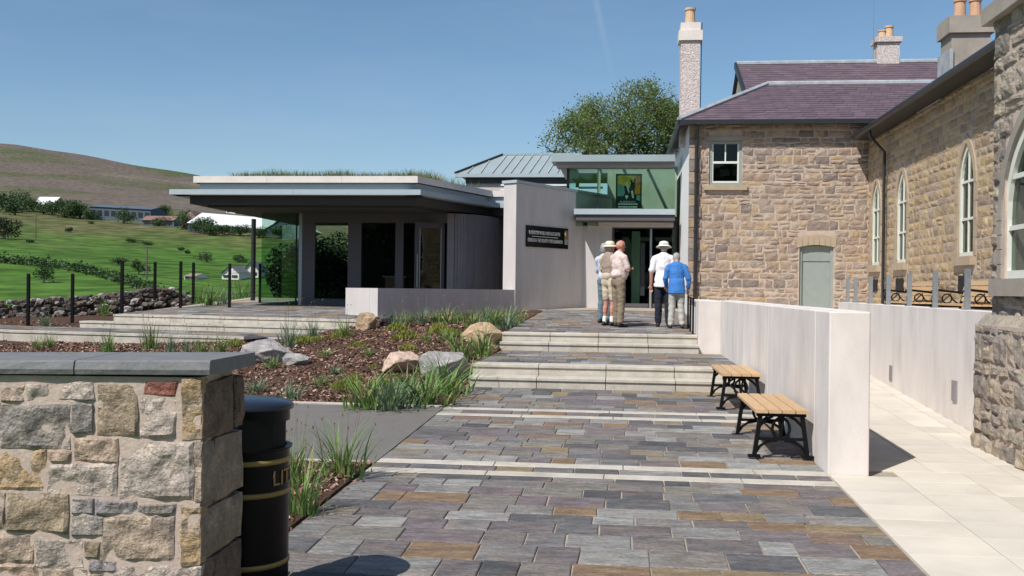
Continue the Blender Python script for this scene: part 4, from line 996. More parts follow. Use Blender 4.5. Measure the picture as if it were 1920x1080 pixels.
for k, yy in enumerate((.125, .045)):
    x = .1
    while x < .8:
        e = x + random.uniform(.03, .09); patch([(x, yy - .018), (e, yy - .018), (e, yy + .02), (x, yy + .02)], m_pw, 'small_print_line', 4); x = e + .015
# black sign on the sign wall
def sw_s(px):                                     # distance along the sign wall for a pixel column
    best = min(range(0, 460), key=lambda k: abs(project(SWp(k / 100, .02, 2.5))[0] - px)); return best / 100
def project(p):
    xc, yc = F * p.x / p.y, F * (p.z - CZ) / p.y
    return 960 + xc * math.cos(ROLL) + yc * math.sin(ROLL), HY + xc * math.sin(ROLL) - yc * math.cos(ROLL)
s0, s1 = sw_s(985), sw_s(1063); zs1 = at(985, 422, SWp(s0, .02, 0).y).z; zs0 = at(985, 462, SWp(s0, .02, 0).y).z
sg = wthing('building_sign', 'black sign with two lines of white lettering on the grey wall', 'sign', SWp((s0 + s1) / 2, .05, zs0))
MB().box(s0, s1, .021, .06, zs0, zs1, lambda a, b, c: SWp(a, b, c)).build('sign_panel', m_black, sg)
Ls, Hs = s1 - s0, zs1 - zs0
base = Matrix.Translation(SWp(s0, .064, zs0)) @ Matrix(((wd.x, 0, wnn.x, 0), (wd.y, 0, wnn.y, 0), (0, 1, 0, 0), (0, 0, 0, 1)))
def sign_text(body, cx, cy, width, hgt):
    tm = text_mesh(body, 1.0, .002); xs_ = [v.co.x for v in tm.vertices]; ys_ = [v.co.y for v in tm.vertices]
    sx, sy = width / (max(xs_) - min(xs_)), hgt / (max(ys_) - min(ys_)); mx_, my_ = (max(xs_) + min(xs_)) / 2, (max(ys_) + min(ys_)) / 2
    for v in tm.vertices: v.co = ((v.co.x - mx_) * sx + cx, (v.co.y - my_) * sy + cy, v.co.z)
    tm.transform(base); tm.materials.append(m_pw); link(tm, 'lettering', sg)
sign_text('BLAENAVON WORLD HERITAGE CENTRE', Ls * .42, Hs * .68, Ls * .74, Hs * .17)
sign_text('CANOLFAN TREFTADAETH Y BYD BLAENAFON', Ls * .44, Hs * .32, Ls * .82, Hs * .17)
def sp(pts, mat, name, k=.004): MB().add([base @ Vector((x * Ls, y * Hs, k)) for x, y in pts], [tuple(range(len(pts)))]).build(name, mat, sg)
sp([(.12, .49), (.74, .49), (.74, .51), (.12, .51)], m_pw, 'rule_line')
sp([(.9, .5), (.9, .9), (.985, .9), (.985, .5)], m_gold, 'emblem_gold'); sp([(.895, .72), (.915, .62), (.94, .72), (.915, .84)], m_pw, 'emblem_flame', .007); sp([(.9, .2), (.9, .48), (.985, .48), (.985, .2)], m_sage, 'emblem_green')
# zinc hipped roof behind
zh = wthing('zinc_roofed_block', 'pale zinc hipped roof block with standing seams behind the sign wall', 'building', W(-1, 34, 1.2))
vz = 33.0; e0, ez1 = at_v(884, 330, vz); e1 = at_v(1075, 330, vz)[0]; vzr = 35.2
r0, rz = at_v(943, 291, vzr); r1 = at_v(1090, 291, vzr)[0]; zee = at_v(960, 326, vz)[1]
MB().add([W(e0 - .5, vz, zee), W(e1, vz, zee), W(r1, vzr, rz), W(r0, vzr, rz), W(e0 - .5, 37.4, zee), W(e1, 37.4, zee)], [(0, 1, 2, 3), (4, 0, 3), (5, 4, 3, 2)]).build('roof_sheet', m_zinc, zh)
n = 9
for i in range(n):
    t = (i + .5) / n; top = W(lerp(r0, r1, t), vzr, rz + .01); bx_ = lerp(r0, r1, t) - .25; MB().bar(W(bx_, vz, zee + .015), top, .03, .05).build('standing_seam', m_lead, zh)
for t in (.35, .7):
    a = W(lerp(e0 - .5, r0, t), lerp(vz, vzr, t), lerp(zee, rz, t)); MB().bar(W(lerp(e0 - .5, r0, t) - .1, vz, zee + .015), a, .03, .05).build('standing_seam', m_lead, zh)
MB().bar(W(e0 - .55, vz - .02, zee + .03), W(r0, vzr, rz + .03), .07, .07).build('hip_cap', m_gutter, zh); MB().bar(W(r0, vzr, rz + .03), W(r1, vzr, rz + .03), .1, .07).build('ridge_cap', m_zinc, zh)
MB().box(e0 - .55, e1, vz - .12, vz + .02, zee - .12, zee - .002, fW).build('gutter', m_fascia, zh)
MB().box(e0 - .2, e1, vz + .02, vz + .1, zee - .3, zee - .122, fW).build('eaves_beam', m_gutter, zh)
MB().box(e0 - .2, e1, vz + .1, vz + .3, 1, zee - .3, fW).build('block_wall', m_concrete2, zh)
for k in range(3): MB().box(lerp(e0, e1, .3), e1, vz - .25 - .1 * k, vz - .2 - .1 * k, zee - .42 - k * .17, zee - .37 - k * .17, fW).build('louvre', m_white, zh)
# ================================================================ NEAR GARDEN WALL
gw = wthing('stone_garden_wall', 'near rubble stone wall with grey slate coping beside the litter bin', 'wall', (-1.6, 4.2, .1))
YG = 4.0; XC = at(383, 800, YG).x
fGW = lambda x, n, z: Vector((x, YG - n, z))
def zg(py): return at(190, py, YG).z
ztop = at(383, 703, YG).z
MB().box(-4.2, XC - .012, YG - .006, YG + .44, -.1, ztop - .01).build('mortar_core', m_mortar2, gw)
def Z2(x, y): p = at(x / 2.4554, 640 + y / 2.4554, YG); return p.x, p.z
ST = [(0,203,122,277,'tan'),(132,188,437,273,'light'),(443,192,643,433,'brown'),(655,176,822,251,'red'),(650,258,816,443,'light'),(838,172,943,452,'ochre'),
 (8,285,332,493,'grey'),(337,279,434,427,'grey'),(-60,283,2,486,'tan'),(-70,492,212,688,'ochre'),(222,503,333,550,'pink'),(343,440,554,557,'pink'),(560,452,893,733,'light'),(898,457,943,742,'tan'),(228,557,549,712,'light'),
 (-80,698,24,872,'tan'),(33,698,322,884,'brown'),(324,717,437,790,'lilac'),(440,729,630,794,'lilac'),(635,741,813,797,'grey'),(333,790,487,894,'grey'),(470,800,805,1018,'tan'),(826,757,943,1032,'ochre'),
 (-80,884,163,1014,'tan'),(163,902,384,1038,'light'),(390,916,459,1000,'brown'),(408,1006,554,1058,'lilac'),(-80,1022,182,1160,'pink'),(188,1042,400,1165,'tan'),(553,1027,943,1160,'light'),(406,1062,546,1150,'brown')]
for a, b, c, d, k in ST:
    (x0, z1), (x1, z0) = Z2(a, b), Z2(c, d)
    vs, fs = stone_mesh(fGW, x0 + .003, min(x1, XC) - .003, z0 + .003, z1 - .003, random.uniform(.010, .017), 18, 14, .012, .006, back=.06, edge_k=.65)
    MB().add(vs, fs).build('stone', m_garden[k], gw, smooth=False)
x = -4.2; keys = list(m_garden)[:8]
zlow = Z2(0, 1165)[1]
z = -.1
while z < ztop - .05:
    h = random.uniform(.08, .17)
    if z + h > ztop - .06: h = ztop - .012 - z
    x = -4.2
    lim = XC if z + h < zlow + .02 else Z2(-82, 800)[0]
    if z < zlow < z + h: h = max(.04, zlow - z); lim = XC
    while x < lim - .03:
        w = random.uniform(.12, .32); w = lim - x if x + w > lim - .08 else w
        vs, fs = stone_mesh(fGW, x + .006, x + w - .006, z + .006, z + h - .006, random.uniform(.008, .02), 5, 4, .012, .007, back=.06, edge_k=.6)
        MB().add(vs, fs).build('stone', m_garden[random.choice(keys)], gw); x += w
    z += h
# end face: its shade is put into the darker stone colours
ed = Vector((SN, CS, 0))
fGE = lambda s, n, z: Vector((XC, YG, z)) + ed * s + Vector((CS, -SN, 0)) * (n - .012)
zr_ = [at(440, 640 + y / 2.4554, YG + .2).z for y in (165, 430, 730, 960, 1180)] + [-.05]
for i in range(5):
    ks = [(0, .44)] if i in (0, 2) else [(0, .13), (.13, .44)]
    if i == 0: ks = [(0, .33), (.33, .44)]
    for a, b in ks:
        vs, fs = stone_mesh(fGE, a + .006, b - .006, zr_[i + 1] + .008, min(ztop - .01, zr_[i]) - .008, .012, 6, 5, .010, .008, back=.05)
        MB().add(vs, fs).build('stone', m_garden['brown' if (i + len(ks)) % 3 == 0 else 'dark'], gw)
m_cope = material('grey slate coping', (.165, .165, .168), rough=.65, spec=.3, vary=.15, vscale=8, bump=.4, bumpscale=26, fine=.14)
joints = [-4.3, -3.1, at(145, 690, YG).x, XC + .028]
for i in range(3):
    m = MB(); nseg = 14; a, b = joints[i] + (.003 if i else 0), joints[i + 1] - (.003 if i < 2 else 0); top = []; bot = []
    for k in range(nseg + 1):
        x = lerp(a, b, k / nseg); tl = (x - XC) * .012; w1 = noise.noise(Vector((x * 9, 1, 0))) * .006; w2 = noise.noise(Vector((x * 9, 7, 0))) * .006
        e = Vector((0, 0, 0)) if k < nseg or i < 2 else ed * 0
        zt_, zb_ = ztop + .060 + tl, ztop + tl * .5 + .002
        pts = [(x, YG - .028 + w1, zb_), (x, YG - .034 + w2, zb_ + .02), (x, YG - .026 + w1 * .5, zt_ - .006), (x, YG - .018, zt_), (x + (.05 if False else 0), YG + .47, zt_ + .002), (x, YG + .47, zb_)]
        m.v += [tuple(p) for p in pts]
    if i == 2:
        for q in (-2, -1): m.v[q] = (m.v[q][0] + .052, m.v[q][1], m.v[q][2])
    for k in range(nseg):
        for j in range(6): m.f.append((k * 6 + j, (k + 1) * 6 + j, (k + 1) * 6 + (j + 1) % 6, k * 6 + (j + 1) % 6))
    m.f += [(5, 4, 3, 2, 1, 0), tuple(nseg * 6 + j for j in range(6))]
    m.build('coping_slab', m_cope, gw)

# ================================================================ LITTER BIN
pbn = at(461, 900, 5.0); gz = z_low(*UV(pbn)); zb = lambda py: at(461, py, 5.0).z - gz
lb = thing('litter_bin', 'black litter bin with domed lid and gold lettering behind the stone wall', 'litter bin', (pbn.x, pbn.y, gz))
rb0 = .213; camang = math.atan2(-pbn.y, -pbn.x)
NS = 64
za1, za0, zrim = zb(786), zb(836), zb(762)
prof = [(rb0 * .97, 0), (rb0, .02), (rb0, zb(1047)), (rb0, zb(917)), (rb0, zb(858)), (rb0, za0), (rb0, (za0 + za1) / 2), (rb0, za1), (rb0, zrim + .015)]
ca = camang + R(82)
def skip(i, k):
    t = 2 * math.pi * (k + .5) / NS; dlt = (t - ca + math.pi) % (2 * math.pi) - math.pi
    return i in (5, 6) and abs(dlt) < R(46)
MB().lathe(prof, n=NS, skip=skip).build('bin_body', m_black, lb, smooth=True)
MB().lathe([(rb0 - .02, za0 - .12), (rb0 - .02, zrim + .01)], n=32).build('inner_liner', m_void, lb)
MB().lathe([(rb0 - .015, za0 - .004), (rb0 + .012, za0 - .004), (rb0 + .014, za0 + .006), (rb0 - .012, za0 + .008)], n=NS).build('aperture_lip', m_black, lb)
hd = zb(742) - zrim
lid = [(rb0 - .01, zrim - .012), (rb0 + .018, zrim - .006), (rb0 + .02, zrim + .01)] + [((rb0 + .018) * math.cos(t * math.pi / 2), zrim + .01 + (hd - .012) * math.sin(t * math.pi / 2)) for t in [i / 8 for i in range(1, 8)]] + [(.001, zrim + hd)]
MB().lathe(lid, n=48).build('domed_lid', m_lid, lb, smooth=True)
for py in (1047, 917, 858):
    z = zb(py); MB().lathe([(rb0, z - .013), (rb0 + .006, z - .009), (rb0 + .006, z + .009), (rb0, z + .013)], n=NS).build('gold_band', m_gold, lb, smooth=True)
tm = text_mesh('LITTER', .105, .002); c_ = camang + R(37)
xs_ = [v.co.x for v in tm.vertices]; x0_ = min(xs_)
for v in tm.vertices:
    a = c_ + (v.co.x - x0_) / rb0; r_ = rb0 + .003 + v.co.z; v.co = (r_ * math.cos(a), r_ * math.sin(a), zb(889) + v.co.y)
tm.materials.append(m_gold); link(tm, 'lettering', lb)

# ================================================================ BACKLESS BENCHES
def bench_frame(x, H, wd_, mat, par):
    """cast iron end frame in the local yz plane at x; y across the seat"""
    m = MB(); h = H - .045
    for s in (-1, 1):
        m.bar((x, s * (wd_ / 2 - .055), h), (x, s * (wd_ / 2 - .005), .02), .042, .036)
        m.box(x - .03, x + .03, s * wd_ / 2 - .055, s * wd_ / 2 + .05, 0, .022)
        pts = [(x, s * (wd_ / 2 - .03), h * .58), (x, s * (wd_ / 2 - .055), h * .74), (x, s * (wd_ / 2 - .11), h * .88), (x, s * .07, h * .96)]; m.tube(pts, .013, 6)
        pts = [(x, s * (wd_ / 2 - .02), h * .12), (x, s * (wd_ / 2 - .055), h * .26), (x, s * (wd_ / 2 - .11), h * .36), (x, s * .03, h * .40)]; m.tube(pts, .013, 6)
    m.box(x - .02, x + .02, -wd_ / 2 + .02, wd_ / 2 - .02, h - .02, h + .012)
    m.bar((x, -wd_ / 2 + .03, h * .43), (x, wd_ / 2 - .03, h * .43), .026, .026)
    m.tube([(x, .075 * math.cos(t), h * .67 + .095 * math.sin(t)) for t in [i * math.pi / 8 for i in range(17)]], .013, 6, cap=False)
    for s in (-1, 1): m.tube([(x, s * .02, h * .95), (x, s * .012, h * .7), (x, 0, h * .46)], .012, 5)
    m.build('cast_iron_end', mat, par)
def make_bench():
    t = thing('park_bench', 'x', 'bench', group='backless benches by the concrete wall'); L_, wd_, H = 1.42, .47, .43
    for x in (-L_ / 2 + .06, L_ / 2 - .06): bench_frame(x, H, wd_, m_iron, t)
    n = 4; w = wd_ / n
    for i in range(n):
        y0 = -wd_ / 2 + i * w + .006; m = MB(); c = .008
        pr = [(y0, H - .032), (y0, H - c), (y0 + c, H), (y0 + w - .012 - c, H), (y0 + w - .012, H - c), (y0 + w - .012, H - .032)]
        q_ = [(-L_ / 2, a, b) for a, b in pr] + [(L_ / 2, a, b) for a, b in pr]
        m.add(q_, [tuple(reversed(range(6))), tuple(range(6, 12))] + [(j, (j + 1) % 6, (j + 1) % 6 + 6, j + 6) for j in range(6)]).build('seat_slat', m_wood, t)
    MB().bar((-L_ / 2 + .06, 0, H * .40), (L_ / 2 - .06, 0, H * .40), .014, .014).build('tie_rod', m_iron, t)
    return t
b1 = make_bench(); b2 = copy_tree(b1)
for o, v, lab in ((b1, 9.72, 'near backless bench with pale timber slats and black iron ends'), (b2, 12.72, 'far backless timber and iron bench close to the lower steps')):
    o.location = W(UR - .285, v, z_low(0, v)); o.rotation_euler = (0, 0, R(90) - TH); o['label'] = lab

# ---- seats with backs on the school terrace
def make_seat():
    t = thing('terrace_seat', 'x', 'bench', group='iron ended seats on the school terrace'); L_ = 1.7
    for x in (-L_ / 2 + .05, L_ / 2 - .05):
        m = MB()
        m.tube([(x, .26, 0), (x, .22, .2), (x, .24, .40)], .02, 6); m.tube([(x, -.22, 0), (x, -.17, .22), (x, -.17, .42), (x, -.23, .62), (x, -.31, .84)], [.022, .022, .024, .022, .018], 6)
        m.bar((x, .26, .40), (x, -.18, .40), .03, .035)
        m.tube([(x, .27, .63), (x, .29, .66), (x, .25, .68), (x, .0, .655), (x, -.22, .63)], .02, 6); m.tube([(x, .22, .40), (x, .26, .52), (x, .24, .64)], .017, 6)
        m.tube([(x, .05 + .08 * math.cos(a), .53 + .08 * math.sin(a)) for a in [i * math.pi / 6 for i in range(13)]], .014, 5, cap=False)
        m.tube([(x, .2, .42), (x, .1, .5), (x, -.02, .62)], .013, 5); m.tube([(x, -.16, .43), (x, -.06, .5), (x, .0, .6)], .013, 5)
        m.tube([(x, .24, .12), (x, .02, .26), (x, -.19, .12)], .014, 5)
        m.build('cast_iron_end', m_iron, t)
    for i in range(4): MB().box(-L_ / 2, L_ / 2, -.17 + i * .11, -.17 + i * .11 + .095, .42, .45).build('seat_slat', m_wood, t)
    for i in range(4):
        z = .52 + i * .09; y = -.175 - (z - .42) * .27; MB().hexa([(-L_ / 2, y, z - .035), (L_ / 2, y, z - .035), (L_ / 2, y + .025, z - .028), (-L_ / 2, y + .025, z - .028), (-L_ / 2, y - .02, z + .035), (L_ / 2, y - .02, z + .035), (L_ / 2, y + .005, z + .042), (-L_ / 2, y + .005, z + .042)]).build('back_slat', m_wood, t)
    return t
s1_ = make_seat(); s2_ = copy_tree(s1_)
for o, px, lab in ((s1_, 1700, 'iron ended timber seat farther along the school wing wall'), (s2_, 1805, 'iron ended timber seat on the terrace nearest the stone bay')):
    v = at_u(px, 560, uC - .5)[0]; o.location = W(uC - .45, v, 1.1); o.rotation_euler = (0, 0, R(90) - TH); o['label'] = lab
# handrail beside the upper steps
hr = wthing('handrail', 'thin dark metal handrail at the top of the steps beside the wall', 'handrail', W(1.28, 18.6, .95))
for v in (18.2, 18.9, 19.6): MB().tube([W(1.29, v, z_plaza(0, v)), W(1.29, v, z_plaza(0, v) + .62)], .018, 6).build('upright', m_iron, hr)
MB().tube([W(1.29, 18.15, 1.56), W(1.29, 19.65, 1.6)], .02, 6).build('rail', m_iron, hr)

# ================================================================ BOULDERS
def boulder(name, label, px, py, w, h, d, mat, seed, flat=.0):
    p = hit(px, py, bed_zw, 9, 40); s = p.y / F; ww, hh, dd = w * s / 2, h * s, d
    bmx = bmesh.new(); rnd = random.Random(seed)
    for _ in range(22):
        d_ = Vector((rnd.gauss(0, 1), rnd.gauss(0, 1), rnd.gauss(0, .8))).normalized() * rnd.uniform(.8, 1.08); bmx.verts.new((d_.x, d_.y, max(-.7, min(.72, d_.z))))
    hull = bmesh.ops.convex_hull(bmx, input=bmx.verts); bmesh.ops.delete(bmx, geom=[g_ for g_ in hull['geom_interior'] if isinstance(g_, bmesh.types.BMVert)], context='VERTS')
    bmesh.ops.bevel(bmx, geom=list(bmx.edges), offset=.05, segments=2, affect='EDGES', profile=.6)
    bmesh.ops.triangulate(bmx, faces=bmx.faces[:]); bmesh.ops.subdivide_edges(bmx, edges=[e for e in bmx.edges if e.calc_length() > .15], cuts=3, use_grid_fill=True)
    for v in bmx.verts:
        c = v.co.copy(); c += c.normalized() * (.07 * noise.noise(c * 2.0 + Vector((seed, 0, 0))) + .05 * noise.noise(c * 5 + Vector((seed, 3, 0))) + .02 * noise.noise(c * 12))
        v.co = (c.x * ww * 1.1, c.y * dd, c.z * hh * .80)
    bmesh.ops.recalc_face_normals(bmx, faces=bmx.faces[:])
    me = bpy.data.meshes.new(name); bmx.to_mesh(me); bmx.free(); me.materials.append(mat)
    o = link(me, name); o.location = (p.x, p.y + dd * .4, p.z + hh * .33); o.rotation_euler = (0, 0, rnd.uniform(-.3, .3)); tag(o, label, 'boulder', 'boulders in the planting bed'); return o
def rockm(n_, c, b_): return material(n_, c, vary=.25, vscale=5, blotch=b_, bscale=5, bamt=.7, bump=.8, bumpscale=16, bdist=.04, fine=.2, finescale=50)
mr1 = rockm('grey rock', (.31, .295, .285), (.44, .41, .39)); mr2 = rockm('orange rock', (.46, .34, .22), (.38, .25, .13)); mr3 = rockm('pink rock', (.56, .42, .335), (.46, .33, .25)); mr4 = rockm('dark rock', (.07, .065, .07), (.12, .11, .11)); mr5 = rockm('tan rock', (.42, .30, .19), (.33, .25, .18))
boulder('boulder', 'large grey boulder just behind the slate coped garden wall', 490, 680, 100, 46, .45, mr1, 3)
boulder('boulder', 'small pale grey block beside the large grey boulder', 551, 685, 54, 24, .22, mr1, 8)
boulder('boulder', 'pinkish pale boulder in the middle of the bark bed', 752, 700, 76, 44, .38, mr3, 11)
boulder('boulder', 'grey ribbed boulder behind leafy clumps beside the lower steps', 832, 712, 96, 58, .42, mr1, 17)
boulder('boulder', 'tan orange boulder at the left end of the upper steps', 905, 642, 78, 42, .40, mr2, 23)
boulder('boulder', 'upright tan boulder at the sunlit end of the low wall', 687, 618, 42, 36, .28, mr5, 29)
boulder('boulder', 'small dark boulder in the shade of the low wall end', 722, 612, 32, 26, .25, mr4, 31)
boulder('boulder', 'dark slate slab at the end of the terrace edge', 478, 640, 46, 14, .25, mr4, 37)

# ================================================================ PLANTS
def leafm(name, cols, trans=.25): return material(name, None, rough=.55, pieces=cols, vary=.15, vscale=6, fine=.05, trans=trans, spec=.35)
m_strap = leafm('strap leaves', [(.13, .235, .055), (.17, .285, .07), (.105, .20, .05), (.22, .32, .10), (.15, .26, .08), (.27, .27, .11)])
m_blue = leafm('blue green leaves', [(.17, .255, .15), (.22, .30, .18), (.13, .21, .12)])
m_sedum = leafm('yellow green mat', [(.25, .27, .04), (.195, .235, .04), (.30, .29, .06), (.15, .18, .04)])
m_dry = leafm('dry flower heads', [(.30, .22, .10), (.22, .14, .07)], .1)
m_stalk = leafm('stalks', [(.12, .15, .05), (.17, .15, .07)], .1)
def strap_mesh(n, h, spread, w, seed, curve=1.0):
    random.seed(seed); m = MB()
    for _ in range(n):
        a = random.uniform(0, 6.28); r = abs(random.gauss(0, spread * .3)); hh = h * random.uniform(.3, 1.05); p = (math.cos(a) * r, math.sin(a) * r, -.02)
        blade(m, p, hh, w * random.uniform(.7, 1.3), hh * random.uniform(.15, .75) * curve, a + random.gauss(0, .7), 5)
    me = bpy.data.meshes.new('leaves'); me.from_pydata(m.v, [], m.f); me.update(); return me
def stalk_mesh(n, h, spread, seed):
    random.seed(seed); m = MB(); hd = MB()
    for _ in range(n):
        a = random.uniform(0, 6.28); r = random.uniform(0, spread * .5); hh = h * random.uniform(.8, 1.5); ln_ = hh * random.uniform(.05, .4)
        p = Vector((math.cos(a) * r, math.sin(a) * r, 0)); q = p + Vector((math.cos(a) * ln_, math.sin(a) * ln_, hh)); m.tube([p, p.lerp(q, .5) + Vector((0, 0, .03)), q], [.004, .0035, .002], 4)
        for _k in range(3):
            o_ = q + Vector((random.gauss(0, .012), random.gauss(0, .012), random.uniform(-.04, .01))); hd.tube([o_ - Vector((0, 0, .02)), o_, o_ + Vector((0, 0, .02))], [.004, .011, .003], 5)
    a = bpy.data.meshes.new('flower_stalks'); a.from_pydata(m.v, [], m.f); a.materials.append(m_stalk); b = bpy.data.meshes.new('seed_heads'); b.from_pydata(hd.v, [], hd.f); b.materials.append(m_dry); return a, b
SM = []
for i in range(6):
    me = strap_mesh(70, 1.0, .75, .036, 100 + i, 1.25); me.materials.append(m_strap if i % 3 else m_blue); SM.append(me)
SK = [stalk_mesh(9, 1.0, .5, 200 + i) for i in range(3)]
random.seed(77)
def clump(px, py, hpx, wide, label, var=None, stalks=True, zf=bed_zw, group='leafy clumps in the beds', name='leafy_clump', y0=4.0):
    p = hit(px, py, zf, y0, 60); h = 1.3 * hpx * p.y / F; wide = wide * 1.35
    t = thing(name, label, 'plant', p, random.uniform(0, 6.28), group)
    k = random.randrange(6) if var is None else var
    a = link(SM[k], 'leaves', t); a.scale = (h * wide, h * wide, h)
    if stalks:
        s_ = SK[k % 3]; b = link(s_[0], 'flower_stalks', t); b.scale = (h * wide, h * wide, h); c = link(s_[1], 'seed_heads', t); c.scale = b.scale
    return t
clump(640, 890, 88, .75, 'tall leafy clump in the small bed at the tarmac edge', 1)
clump(566, 960, 105, .6, 'tall strap leaved clump right beside the litter bin', 4)
clump(548, 905, 78, .6, 'strap leaved clump partly behind the litter bin lettering', 2)
clump(685, 764, 64, 1.1, 'leftmost leafy clump along the far tarmac kerb', 1, False)
clump(735, 766, 62, 1.05, 'bluish leafy clump along the far tarmac kerb', 3, False)
clump(798, 764, 74, 1.0, 'largest bright green clump along the far tarmac kerb', 2, False)
clump(842, 738, 66, 1.15, 'green clump in front of the grey ribbed boulder', 4, False)
clump(765, 752, 58, 1.1, 'dark green clump between two brighter ones by the tarmac kerb', 5, False)
clump(866, 672, 42, 1.1, 'low strap leaved clump in front of the tan orange boulder', 1, False)
clump(905, 668, 46, 1.1, 'strap leaved clump spilling over the left end of the upper steps', 5, False)
clump(628, 588, 30, 1.1, 'leafy clump at the sunlit end of the low concrete wall', 4)
clump(668, 598, 22, 1.1, 'small clump just in front of the low wall end', 2)
for i, (px, py, h_) in enumerate([(745, 612, 36), (768, 604, 28), (790, 606, 34), (815, 605, 30), (838, 608, 40), (862, 604, 30), (885, 612, 36), (910, 606, 40), (930, 614, 46), (952, 616, 48), (968, 606, 36)]):
    clump(px, py, h_ * .8, 1.0, ['leftmost', 'second from left', 'third from left', 'fourth from left', 'fifth from left', 'middle', 'fifth from right', 'fourth from right', 'third from right', 'second from right', 'rightmost'][i] + ' strap leaved clump in the row along the low concrete wall', None, i % 2 == 0, group='row of clumps along the low wall')
for i, (px, py, h_, lab) in enumerate([(203, 660, 38, 'upright weed like plant against the pale terrace edge, left'), (282, 655, 46, 'tall thin stalked plant against the pale terrace edge'), (320, 660, 32, 'short plant between two taller ones at the terrace edge'), (350, 664, 30, 'bushy green plant in front of the terrace edge'), (378, 664, 34, 'green clump in front of the terrace edge nearest the grey boulder'), (414, 660, 34, 'plant at the right end of the pale terrace edge'), (70, 655, 24, 'low sprout in the bark at the left edge of the bed'), (92, 652, 28, 'second sprout in the bark near the left picture edge'),
        (540, 650, 46, 'stalky clump beside the terrace steps behind the grey boulder'), (588, 638, 40, 'thin stalky plant standing before the terrace steps'), (645, 634, 38, 'bluish clump left of the upright tan boulder')]):
    clump(px, py, h_, .6, lab, None, True, group='plants before the terrace steps')
clump(545, 748, 30, 1.2, 'bluish tuft just behind the litter bin lid', 0, False); clump(510, 690, 22, 1.0, 'small tuft in front of the large grey boulder', 2, False)
clump(480, 735, 26, 1.2, 'bluish tuft at the end of the garden wall coping', 3, False)
# yellow green mats
def mat_mesh(seed):
    random.seed(seed); m = MB()
    for _ in range(420):
        a, r = random.uniform(0, 6.28), math.sqrt(random.random()) ; x, y = math.cos(a) * r, math.sin(a) * r; z = .42 * (1 - r * r) * (1 + .35 * noise.noise(Vector((x * 3, y * 3, seed))))
        blade(m, (x, y, max(-.05, z - .16)), random.uniform(.16, .36), random.uniform(.05, .1), random.uniform(.05, .2), random.uniform(0, 6.28), 2)
    me = bpy.data.meshes.new('leaves'); me.from_pydata(m.v, [], m.f); me.materials.append(m_sedum); return me
MM = [mat_mesh(300 + i) for i in range(4)]; random.seed(5)
for i, (px, py, w, lab) in enumerate([(440, 648, 30, 'yellow green mat behind the large grey boulder'), (568, 642, 34, 'yellow green mat beside the terrace steps'), (640, 632, 36, 'yellow green mat left of the upright tan boulder'), (672, 650, 24, 'small yellow green mat in the upper bark bed'), (745, 618, 32, 'yellow green mat near the small dark boulder'), (762, 634, 36, 'yellow green mat in the middle of the upper bed'), (765, 655, 26, 'yellow green mat in the bark above the pink boulder'), (735, 605, 28, 'yellow green mat at the foot of the low wall'), (822, 622, 34, 'olive mat before the row of clumps'), (850, 628, 30, 'olive mat left of the tan orange boulder'),
        (650, 728, 42, 'olive mat in the lower bark bed'), (665, 715, 30, 'bright mat beside the olive mat in the lower bark bed'), (712, 722, 34, 'bright yellow green mat below the pink boulder'), (700, 690, 16, 'small dark green mat left of the pink boulder'), (596, 640, 24, 'yellow green mat before the terrace steps, near the stalky clump')]):
    p = hit(px, py, bed_zw, 9, 40); r = w * p.y / F / 2 * 1.35; o = link(MM[i % 4], 'sedum_mat'); o.location = p; o.scale = (r, r * 1.2, r * 1.3); o.rotation_euler.z = i * 1.7; tag(o, lab, 'plant', 'low mats in the bark bed')
for px, py, h_, lab in [(800, 640, 16, 'tiny tuft in the bark above the tan orange boulder'), (690, 668, 16, 'tiny tuft left of the pink boulder'), (610, 668, 16, 'tiny tuft in the open bark right of the grey boulders'), (600, 722, 20, 'small tuft in the open bark behind the litter bin'), (626, 700, 16, 'little sprout in the middle of the open bark'), (838, 640, 22, 'small clump behind the grey ribbed boulder'), (780, 690, 20, 'tuft between the pink boulder and the grey ribbed boulder')]:
    clump(px, py, h_, 1.1, lab, None, False, group='small tufts in the open bark')
# weeds by the fence
for i, (px, py, h_, lab) in enumerate([(195, 592, 26, 'weedy tuft at the left end of the terrace steps'), (255, 580, 30, 'weedy tuft between the fence posts by the rubble wall'), (310, 576, 28, 'weedy tuft right of the tallest left post'), (375, 574, 34, 'tall weeds between the middle fence posts'), (395, 574, 38, 'tall yellowish weeds beside the fence'), (420, 572, 34, 'weeds at the foot of the fence near the pavilion'), (450, 568, 40, 'pale weeds in front of the pavilion column'), (468, 566, 30, 'weeds at the foot of the pavilion column'), (85, 612, 24, 'weedy tuft between the two leftmost fence posts')]):
    clump(px, py, h_, .7, lab, i % 3 + 1, True, zf=lambda X, Y: max(side_z(X, Y), z_plaza(*UV((X, Y))) - .02 if UV((X, Y))[0] > -11.6 and Y > 22.6 else -1), group='weeds along the fence', name='weeds', y0=15)

